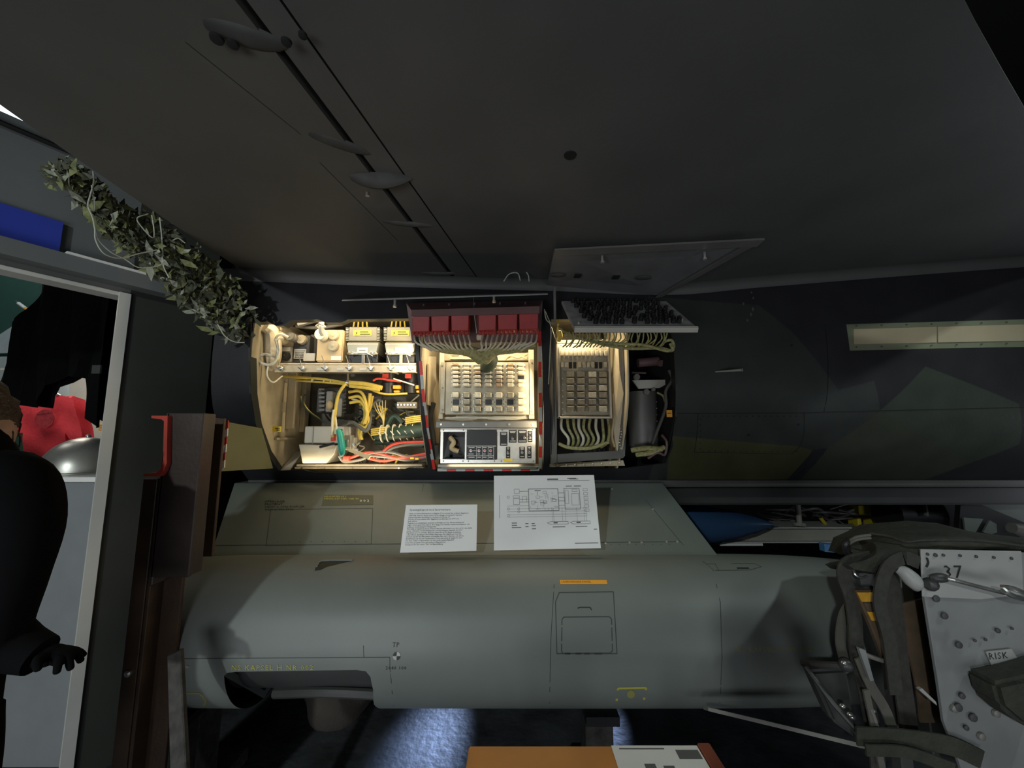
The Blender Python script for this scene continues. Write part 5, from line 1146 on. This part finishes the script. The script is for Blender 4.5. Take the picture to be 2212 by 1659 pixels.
b = MB(); b.tube([(x, y, .74), (x, y, .95), (x, y, 1.15), (x, y, 1.30), (x, y, 1.43), (x-.005, y, 1.52), (x-.01, y, 1.62)], [.16, .155, .165, .19, .185, .13, .08], 24, 4)
for i, p_ in enumerate(b.v): b.v[i] = V((p_.x, y+(p_.y-y)*.76, p_.z))
b.tube([(x+.06, y, 1.47), (x+.14, y, 1.46), (x+.185, y, 1.36), (x+.19, y-.01, 1.22), (x+.165, y, 1.10), (x+.19, y+.02, 1.05), (x+.255, y+.03, 1.02)], [.07, .09, .085, .072, .066, .058, .046], 16, 5)
b.tube([(x-.06, y, 1.47), (x-.15, y, 1.44), (x-.2, y, 1.32), (x-.21, y, 1.18), (x-.18, y+.08, 1.08), (x-.13, y+.17, 1.0)], [.07, .09, .085, .072, .06, .045], 16, 5)
obj('coat', b, m_blackc, per, sm=True)
b = MB(); b.sphere((x, y, .88), .15, .12, .12)
for s in (-1, 1): b.tube([(x+s*.07, y, .88), (x+s*.085, y, .74), (x+s*.1, y+.01, .45), (x+s*.1, y, .08)], [.095, .095, .075, .065], 14, 5)
obj('trousers', b, m_blackc, per, sm=True)
for s in (-1, 1): b = MB(); b.tube([(x+s*.1, y-.06, .045), (x+s*.1, y+.05, .045), (x+s*.1, y+.17, .035)], [.045, .045, .035], 10, 3); obj('shoe', b, m_black, per, sm=True)
hc = V((x-.03, y, 1.645)); b = MB(); b.sphere(hc, .098, .11, .115, 24, 16)
for i, p_ in enumerate(b.v): 
    d_ = (p_-hc); b.v[i] = hc+d_*(1+.06*sin(d_.z*130+d_.x*60)+.05*random.random())
for k_ in range(40):
    an = random.uniform(0, 2*pi); p0 = hc+V((.09*cos(an), .1*sin(an), random.uniform(-.08, .06))); b.tube([p0, p0+V((cos(an)*.02, sin(an)*.02, -.03)), p0+V((cos(an+.4)*.02, sin(an+.4)*.02, -.07))], [.004, .003, .001], 5, 2)
obj('hair', b, m_hair, per, sm=True)
hand = skinned('glove', [V(p)-V((.085, 0, .01)) for p in [(x+.315, y+.03, 1.035), (x+.36, y+.035, 1.03), (x+.39, y+.04, 1.025), (x+.41, y+.01, 1.02), (x+.42, y+.0, 1.0), (x+.415, y+.03, 1.02), (x+.43, y+.025, .995), (x+.41, y+.055, 1.02), (x+.425, y+.055, .998), (x+.40, y+.07, 1.02), (x+.412, y+.075, 1.003), (x+.37, y-.005, 1.035), (x+.395, y-.02, 1.02)]],
               [(0, 1), (1, 2), (2, 3), (3, 4), (2, 5), (5, 6), (2, 7), (7, 8), (2, 9), (9, 10), (1, 11), (11, 12)], [.026, .028, .024, .0095, .008, .0095, .008, .0095, .008, .009, .0075, .011, .009], m_blackc)

# the visitor standing behind the camera, whose shadow falls on the pod
PX, PY = -.27, -.33
per = thing('person', 'visitor in a dark coat standing behind the viewpoint with both hands raised in front', 'person', (PX, PY, 0))
x, y = PX, PY
skinned('body', [(x, y, .95), (x, y, 1.12), (x, y, 1.32), (x, y, 1.43), (x, y+.01, 1.53), (x, y+.02, 1.63), (x, y+.02, 1.70),
    (x-.19, y, 1.34), (x-.25, y+.03, 1.15), (x-.12, y+.14, 1.28), (x+.19, y, 1.34), (x+.25, y+.03, 1.15), (x+.12, y+.14, 1.28),
    (x-.09, y, .72), (x-.1, y+.01, .45), (x-.1, y, .1), (x-.1, y+.1, .04), (x+.09, y, .72), (x+.1, y+.01, .5), (x+.1, y, .1), (x+.1, y+.1, .04)], be,
    [.13, .12, .13, .06, .06, .09, .07, .06, .045, .03, .06, .045, .03, .09, .055, .04, .035, .09, .055, .04, .035], m_skinp)
skinned('coat', [(x, y, .93), (x, y, 1.08), (x, y, 1.22), (x, y, 1.35), (x, y, 1.43), (x-.2, y, 1.34), (x-.26, y+.03, 1.16), (x-.13, y+.13, 1.28), (x+.2, y, 1.34), (x+.26, y+.03, 1.16), (x+.13, y+.13, 1.28), (x, y, .8)],
    [(0, 1), (1, 2), (2, 3), (3, 4), (3, 5), (5, 6), (6, 7), (3, 8), (8, 9), (9, 10), (0, 11)], [(.18, .14), (.17, .14), (.19, .14), (.16, .13), .07, .085, .07, .045, .085, .07, .045, (.19, .15)], m_blackc)
skinned('trousers', [(x, y, .9), (x-.09, y, .82), (x-.1, y+.01, .45), (x-.1, y, .1), (x+.09, y, .82), (x+.1, y+.01, .45), (x+.1, y, .1)], [(0, 1), (1, 2), (2, 3), (0, 4), (4, 5), (5, 6)], [.13, .1, .075, .065, .1, .075, .065], m_blackc)
b = MB(); b.sphere((x, y-.01, 1.695), .10, .11, .115, 20, 14); obj('hair', b, m_hair, per, sm=True)
for s in (-1, 1): b = MB(); b.tube([(x+s*.1, y-.06, .045), (x+s*.1, y+.05, .045), (x+s*.1, y+.17, .035)], [.045, .045, .035], 10, 3); obj('shoe', b, m_black, per, sm=True)

# ------------------------------------------------------------------ ejection seat on the right
YS = 1.30
es = thing('ejection_seat', 'grey metal ejection seat with parachute pack and straps at the right edge', 'seat', (1.7, 1.6, 0))
def pp(pts, Y, d): b = MB(); b.prism([at(a, q, Y) for a, q in pts], (0, d, 0)); return b
sp_ = obj('side_plate', pp([(1992, 1188), (2350, 1198), (2600, 1300), (2600, 1800), (2125, 1800), (2070, 1640), (2040, 1560), (2027, 1470), (1998, 1290)], YS, .012), m_seat, es, bev=.002)
obj('upper_plate', pp([(1990, 1187), (2208, 1191), (2212, 1285), (2120, 1296), (1994, 1290)], YS-.006, .006), m_seatl, sp_, bev=.002)
b = MB()
for a, q, r_ in [(2003, 1197, 3), (2020, 1199, 4), (2037, 1199, 3), (2073, 1200, 3), (2108, 1202, 3), (2146, 1204, 3), (2184, 1206, 3), (2022, 1293, 7), (2040, 1330, 7), (2071, 1393, 7), (2105, 1383, 3), (2128, 1381, 3), (2155, 1362, 5), (2113, 1482, 9), (2078, 1503, 6), (2102, 1550, 8), (2087, 1572, 5), (2070, 1528, 8), (2185, 1357, 3)]:
    b.lathe([(0, r_/F*1.3), (.003, r_/F*1.2), (.004, r_/F*.5)], at(a, q, YS-.007), (0, -1, 0), 12)
obj('rivets', b, M('seat_rivet', (.06, .06, .06), .5), sp_, kind='stuff')
for a, q in ((2118, 1590), (2150, 1540), (2060, 1530)): b = MB(); b.lathe([(0, .012), (.006, .011), (.008, .005)], at(a, q, YS-.002), (0, -1, 0), 8); obj('bolt', b, m_grmet, sp_, sm=True)
def stext(body, a, q, size, mat, par, rot=0, Y=YS-.008, name='lettering', sp=1):
    o_ = at(a, q, Y); mb = MB(); text_mb(mb, body, size, lambda u, v: o_+V((u*cos(rot)-v*sin(rot), 0, u*sin(rot)+v*cos(rot))), sp=sp); return obj(name, mb, mat, par)
stext('37', 2040, 1249, .055, m_blet, sp_, sp=1.15); b = MB(); b.tube([at(2002, 1205, YS-.008), at(2005, 1215, YS-.008), at(2001, 1225, YS-.008)], .003, 6, 3); obj('dark_mark', b, m_blet, sp_)
pk = obj('placard', pp([(2130, 1408), (2185, 1402), (2210, 1440), (2206, 1448), (2160, 1456), (2148, 1450)], YS-.008, .003), m_seatl, es)
stext('RISK', 2137, 1425, .027, m_blet, pk, .06, YS-.0095, sp=1.15)
b = MB(); b.sphere(at(2175, 1442, YS-.008), .02, .001, .008, 10, 6); obj('worn_patch', b, m_paleg, pk)
b = MB(); b.tube([at(2048, 1250, 1.24), at(2060, 1253, 1.22), at(2125, 1270, 1.22), at(2168, 1281, 1.22)], .006, 10, 3); b.tube([at(2165, 1272, 1.2), at(2180, 1283, 1.19), at(2215, 1295, 1.19), at(2260, 1300, 1.2)], .008, 8, 3); b.tube([at(2163, 1268, 1.22), at(2190, 1272, 1.2), at(2230, 1288, 1.2)], .007, 8, 3); obj('steel_rod', b, m_steel, es, sm=True)
b = MB(); b.sphere(at(2030, 1248, 1.26), .03, .015, .014, 10, 8); b.sphere(at(2010, 1262, 1.27), .02, .02, .02, 8, 6); obj('rod_joint', b, m_boxdk, es, sm=True)
# parachute pack: rounded top with welts
ps = at(1960, 1165, 1.5); vs = []; nu, nv = 28, 12
PKt = [(1833, 1192), (1845, 1160), (1875, 1143), (1905, 1131), (1960, 1127), (2010, 1129), (2060, 1146), (2120, 1158), (2180, 1165), (2240, 1170)]
PKb = [(1833, 1222), (1845, 1228), (1875, 1236), (1905, 1240), (1960, 1225), (2010, 1200), (2060, 1196), (2120, 1186), (2180, 1188), (2240, 1192)]
for (a, q), (c_, r_) in zip(PKt, PKb):
    A_ = at(a, q, 1.55); B_ = at(c_, r_, 1.33)
    for j in range(nv+1):
        t = j/nv; p_ = A_.lerp(B_, t); p_ = p_+V((0, -.09*sin(pi*t), .035*sin(pi*t)))+V((0, 0, .004*sin(a*.1+t*14))); vs.append(p_)
b = MB(); nn = nv+1; m2 = len(PKt); back = [p+V((0, .1, -.03)) for p in vs]
b.add(vs+back, [(i*nn+j, i*nn+j+1, (i+1)*nn+j+1, (i+1)*nn+j) for i in range(m2-1) for j in range(nv)]+[(m2*nn+i*nn+j, m2*nn+(i+1)*nn+j, m2*nn+(i+1)*nn+j+1, m2*nn+i*nn+j+1) for i in range(m2-1) for j in range(nv)]+[(j, j+1, m2*nn+j+1, m2*nn+j) for j in range(nv)]+[(i*nn+nv, (i+1)*nn+nv, m2*nn+(i+1)*nn+nv, m2*nn+i*nn+nv) for i in range(m2-1)]+[(i*nn, (i+1)*nn, m2*nn+(i+1)*nn, m2*nn+i*nn) for i in range(m2-1)])
pko = obj('parachute_pack', b, m_fab, es, sm=True)
b = MB(); b.tube([at(1880, 1152, 1.42), at(1920, 1158, 1.38), at(1955, 1170, 1.34), at(1990, 1167, 1.32), at(2050, 1166, 1.31), at(2120, 1168, 1.30), at(2230, 1182, 1.3)], .004, 6, 4); b.tube([at(1895, 1190, 1.36), at(1930, 1200, 1.33), at(1950, 1212, 1.31)], .004, 6, 4); obj('pack_welt', b, m_strap, pko, sm=True)
for o_ in (0, 6): b = MB(); b.tube([at(1832, 1170+o_, 1.36), at(1850, 1160+o_, 1.34), at(1880, 1156+o_, 1.34)], .0045, 8, 3); obj('pull_loop', b, m_straplt, es, sm=True)
b = MB(); b.tube([at(1835, 1168, 1.36), at(1826, 1175, 1.36), at(1828, 1190, 1.37), at(1840, 1200, 1.38)], .01, 8, 4); obj('black_hook', b, m_black, es, sm=True)
def strap(pts, w_, mat=m_strap, Y=1.32, wd=(1, 0, 0), name='strap'): b = MB(); b.ribbon([at(p[0], p[1], p[2] if len(p) > 2 else Y) for p in pts], w_, wd, .006, 5); return obj(name, b, mat, es, sm=True)
strap([(1880, 1205), (1835, 1215), (1822, 1240), (1838, 1290), (1846, 1340), (1852, 1420), (1870, 1500), (1890, 1600), (1900, 1700)], .045, Y=1.36)
strap([(1840, 1300), (1822, 1330), (1815, 1380), (1822, 1420), (1836, 1450)], .03, m_straplt, 1.4); strap([(1920, 1225), (1930, 1300), (1940, 1400), (1950, 1480), (1965, 1590)], .055, Y=1.36)
strap([(1985, 1215), (1950, 1205), (1915, 1230), (1900, 1300), (1920, 1380), (1935, 1500)], .04, Y=1.3); strap([(1960, 1300), (1990, 1400), (2010, 1480), (2020, 1560)], .1, m_brownf, 1.42)
strap([(1855, 1420), (1880, 1480), (1915, 1540), (1940, 1620)], .03, m_straplt, 1.33); strap([(1870, 1490), (1885, 1560), (1905, 1660)], .018, m_straplt, 1.3)
strap([(1850, 1590), (1950, 1595), (2050, 1610), (2120, 1640)], .05, m_fab, 1.28, (0, 0, 1)); strap([(1870, 1620), (1960, 1625), (2060, 1660)], .03, m_fab, 1.26, (0, 0, 1))
b = pp([(1840, 1225), (1915, 1222), (1920, 1280), (1850, 1280)], 1.38, .08); obj('harness_buckle_pad', b, m_boxdk, es, bev=.02, seg=2)
b = MB(); b.tube([at(1843, 1230, 1.36), at(1848, 1242, 1.35), at(1862, 1248, 1.35), at(1872, 1244, 1.36)], .004, 8, 4); obj('buckle_ring', b, m_steel, es, sm=True)
pull = obj('firing_handle', pp([(1849, 1276), (1912, 1276), (1935, 1430), (1915, 1440), (1885, 1360)], 1.345, .02), m_brownf, es, bev=.004)
b = pp([(1852, 1280), (1912, 1280), (1912, 1300), (1862, 1300)], 1.34, .004); obj('orange_band', b, m_oband, pull); b = pp([(1874, 1322), (1914, 1322), (1916, 1341), (1884, 1341)], 1.34, .004); obj('orange_band', b, m_oband, pull); b = pp([(1866, 1303), (1913, 1303), (1914, 1318), (1874, 1318)], 1.341, .003); obj('tan_band', b, m_brownf, pull)
b = MB(); q = at(1962, 1248, 1.3); b.tube([at(1938, 1228, 1.31), at(1955, 1238, 1.3), at(1975, 1258, 1.29), at(1978, 1270, 1.3)], [.013, .021, .023, .012], 12, 4); obj('grey_cushion', b, m_seatl, es, sm=True)
b = pp([(1855, 1400), (1870, 1405), (1888, 1470), (1880, 1472)], 1.31, .01); b2 = pp([(1985, 1490), (1992, 1487), (2022, 1516), (2024, 1524)], 1.3, .01); obj('grey_link', b, m_seat, es); obj('grey_link', b2, m_seatl, es)
b = MB(); b.tube([at(1862, 1412, 1.32), at(1900, 1425, 1.32), at(1925, 1432, 1.33)], .007, 8, 3); obj('metal_link', b, m_grmet, es, sm=True); b = MB(); b.tube([at(1880, 1530, 1.3), at(1888, 1550, 1.3), at(1900, 1590, 1.3)], .006, 8, 3); obj('metal_link', b, m_grmet, es, sm=True)
# seat frame: base to the floor, side rails and arm towards the pod
b = MB(); b.box(1.25, 1.29, 1.40, 1.44, 0, 1.15); b.box(1.25, 2.1, 1.42, 1.46, .28, .33); b.box(1.32, 2.1, 1.35, 1.6, .05, .1); b.box(1.9, 1.95, 1.4, 1.6, 0, 1.15); b.box(1.5, 2.0, 1.55, 1.6, .1, 1.1); obj('seat_frame', b, m_boxdk, es, bev=.004)
b = MB(); b.tube([at(1838, 1440, 1.38), at(1760, 1436, 1.45), at(1735, 1432, 1.5)], .012, 8); b.sphere(at(1828, 1436, 1.36), .022, .02, .02, 10, 8); b.tube([at(1740, 1440, 1.42), at(1800, 1520, 1.36), at(1880, 1610, 1.3)], .008, 8); obj('side_arm', b, m_boxdk, es, sm=True)
b = MB()
for a, q in ((1823, 1432), (1820, 1525), (1836, 1543), (1842, 1550), (1885, 1535)): b.sphere(at(a, q, 1.33), .01, .008, .007, 8, 6)
obj('chrome_fitting', b, m_steel, es, sm=True)
obj('dark_side_pad', pp([(1750, 1450), (1830, 1445), (1855, 1600), (1800, 1560)], 1.42, .05), m_boxdk, es, bev=.01, seg=2)
obj('arm_rest', pp([(2150, 1478), (2212, 1465), (2300, 1440), (2300, 1600), (2212, 1570), (2165, 1530)], 1.22, .08), m_fab, es, bev=.012, seg=2)

# ------------------------------------------------------------------ things beyond, between belly and pod
nc = thing('missile_nose', 'dark blue pointed nose cone behind the pylon edge', 'cone', at(1560, 1172, 2.75))
cq = at(1673, 1133, 2.9); pr = [(-1.4, .135), (-.62, .135), (-.45, .122), (-.3, .098), (-.15, .06), (-.05, .025), (0, .004)]
b = MB(); b.lathe(pr, cq, (1, 0, .0), 32); obj('cone_body', b, m_nose, nc, sm=True)
b = MB(); b.box(cq.x-1.0, cq.x-.9, cq.y-.05, cq.y+.05, 0, cq.z-.12); b.box(cq.x-1.15, cq.x-.75, cq.y-.15, cq.y+.15, 0, .04); obj('cradle', b, m_boxdk, nc)
b = MB(); b.cyl(cq+V((-.01, 0, 0)), cq+V((.03, 0, 0)), .006, 8, .003); obj('cone_tip', b, m_steel, nc, sm=True)
t = thing('steel_beam', 'long grey beam with bright upper edge beyond the blue nose cone', 'beam', at(1720, 1172, 3.1)); b = MB(); b.bp(1560, 1143, 1895, 1170, 3.1, .1); obj('beam_web', b, m_boxgrey, t, bev=.003); b = MB(); b.bp(1560, 1139, 1840, 1142, 3.05, .2); b.bp(1560, 1171, 1840, 1173, 3.05, .2); obj('beam_flange', b, m_trim, t)
b = MB(); b.bp(1556, 1174, 1648, 1179, 3.05, .1); obj('lower_strip', b, m_white, t)
b = MB(); b.prism([at(1780, 1175, 3.0), at(1812, 1178, 3.0), at(1830, 1196, 3.0), at(1782, 1192, 3.0)], (0, .05, 0)); one('blue_plate', b, M('light_blue', (.12, .3, .6), .5), 'light blue plate under the grey beam near the parachute pack', 'plate')
t = thing('yellow_gear', 'yellow equipment boxes below the belly left of the parachute pack', 'equipment', at(1880, 1140, 3.2))
for r_ in ((1856, 1092, 1908, 1112), (1854, 1120, 1862, 1139), (1888, 1120, 1955, 1141)): b = MB(); b.bp(*r_, 3.2, .1); obj('yellow_box', b, m_yeq, t, bev=.005)
b = MB(); b.cyl(at(1772, 1118, 3.15), at(1790, 1142, 3.15), .013, 10); one('yellow_rod', b, m_yeq, 'short slanting yellow rod standing on the grey beam', 'rod', sm=True)
b = MB(); b.cyl(at(1723, 1090, 3.0), at(1727, 1134, 3.0), .018, 12); b.cyl(at(1716, 1132, 3.0), at(1738, 1134, 3.0), .014, 12); one('grey_strut', b, m_boxgrey, 'grey vertical strut between belly and beam', 'strut', sm=True)
b = MB(); rnd = random.Random(5)
for i in range(26):
    a = rnd.uniform(1610, 1870); q = rnd.uniform(1098, 1135); b.tube([at(a, q, 3.3), at(a+rnd.uniform(10, 50), q+rnd.uniform(-12, 12), 3.25), at(a+rnd.uniform(40, 90), q+rnd.uniform(-12, 12), 3.3)], rnd.uniform(.004, .014), 6, 4)
one('dark_hoses', b, m_grwire, 'tangle of dark hoses seen between the belly and the grey beam', 'hose', kind='stuff', sm=True)
t = thing('dark_machine', 'black machinery housing behind the parachute pack', 'machine', at(1960, 1150, 3.0)); b = MB(); b.cyl(at(1915, 1110, 3.0), at(2010, 1112, 3.0), .13, 20); b.bp(1965, 1085, 2100, 1150, 3.2, .2); obj('housing', b, m_black, t, sm=True); b = MB(); b.bp(1950, 1076, 1954, 1090, 2.85, .02); b.bp(2000, 1072, 2004, 1115, 2.85, .02); obj('housing_edge', b, m_grmet, t)
t = thing('frame_bracket', 'black triangular frame with pale openings behind the seat', 'bracket', at(2080, 1180, 2.4)); b = pp([(2075, 1092), (2110, 1086), (2240, 1140), (2240, 1200), (2070, 1160)], 2.5, .03); obj('bracket_plate', b, m_black, t)
b = pp([(2082, 1118), (2124, 1121), (2108, 1150), (2086, 1146)], 2.48, .01); obj('pale_opening', b, m_pylon, t); b = pp([(2138, 1124), (2153, 1132), (2154, 1150), (2142, 1154), (2124, 1150)], 2.48, .01); obj('pale_opening', b, m_pylon, t)
b = MB(); b.cyl(at(2185, 1140, 2.4), at(2220, 1150, 2.4), .03, 12, .05); obj('end_cap', b, m_grmet, t, sm=True)
b = pp([(2108, 1088), (2400, 1078), (2400, 1180), (2230, 1140)], 2.7, .03); one('pale_fairing', b, m_pylon, 'pale grey green fairing below the belly at the right edge', 'fairing')

# ------------------------------------------------------------------ under the pod
t = thing('pod_stand', 'dark wooden trestle carrying the pod', 'stand', (.4, 1.95, 0))
lz = PC.z-PR
for x in (.38, -1.42):
    b = MB(); b.box(x-.06, x+.06, 1.88, 2.02, .06, lz+.012); obj('leg', b, m_owood, t, bev=.004); b = MB(); b.box(x-.12, x+.12, 1.75, 2.15, 0, .06); obj('foot', b, m_owood, t, bev=.004)
    b = MB(); b.box(x-.07, x+.07, 1.8, 2.1, lz-.03, lz+.006); obj('saddle', b, m_black, t)
b = MB(); A_ = at(1545, 1535, 2.0); b.hexa([at(1530, 1528, 1.58), at(1885, 1612, 1.40), at(1885, 1622, 1.40), at(1530, 1536, 1.58)], (0, .04, -.02)); one('trolley_rail', b, m_grmet, 'grey trolley rail slanting from the pod to the seat foot', 'rail')
vs = []; b = MB(); cx, cy = -1.0, 2.5
prof = [(0, .17), (.05, .20), (.16, .19), (.28, .15), (.38, .09), (.42, .03)]
b.lathe(prof, (cx, cy, 0), (0, 0, 1), 16)
for i, p_ in enumerate(b.v): b.v[i] = V((cx+(p_.x-cx)*(1+.2*sin(p_.z*20+p_.y*12)), p_.y, p_.z))
one('canvas_sack', b, M('sack', (.05, .042, .035), .9, var=.3, bump=.4), 'dark canvas sack standing on the floor behind the pod', 'sack', sm=True)
# table with leaflet
TZ = .75; t = thing('display_table', 'orange brown wooden table with red brown edging at the bottom of the picture', 'table', (.2, .8, 0))
e0 = atz(1013, 1610, TZ); e1 = atz(1500, 1598, TZ)
b = MB(); b.box(e0.x, e1.x, .35, e0.y, TZ-.03, TZ); obj('table_top', b, m_wood, t, bev=.004)
b = MB(); b.box(e1.x, e1.x+.035, .35, e0.y+.005, TZ-.05, TZ+.004); b.box(e0.x, e1.x, .36, e0.y-.005, TZ-.06, TZ-.032); obj('edging', b, m_redwood, t, bev=.003)
for x in (e0.x+.03, e1.x-.03):
    for y in (.4, e0.y-.05): b = MB(); b.box(x-.02, x+.02, y-.02, y+.02, 0, TZ-.03); obj('leg', b, m_redwood, t, bev=.002)
L = [atz(1318, 1604, TZ+.002), atz(1500, 1597, TZ+.002)]; L[1].x -= .004; L[0].y = L[1].y = e0.y-.004
lf = thing('leaflet', 'white leaflet with small grey pictures lying on the orange table', 'leaflet', (L[0].x, 1.1, TZ)); W_ = L[1].x-L[0].x
b = MB(); b.hexa([V((L[0].x, e0.y-.004, TZ+.001)), V((L[1].x, e0.y-.004, TZ+.001)), V((L[1].x+.0, e0.y-.30, TZ+.001)), V((L[0].x, e0.y-.30, TZ+.001))], (0, 0, .0015)); obj('sheet', b, m_paper, lf)
b = MB()
def lq(u0, v0, u1, v1): b.box(L[0].x+W_*u0, L[0].x+W_*u1, e0.y-.004-.3*v1, e0.y-.004-.3*v0, TZ+.0026, TZ+.0028)
for r_ in ((.08, .03, .6, .045), (.72, .05, .98, .15), (.68, .25, .98, .3), (.3, .2, .42, .26), (.5, .22, .62, .27)): lq(*r_)
obj('leaflet_pictures', b, m_ink, lf)
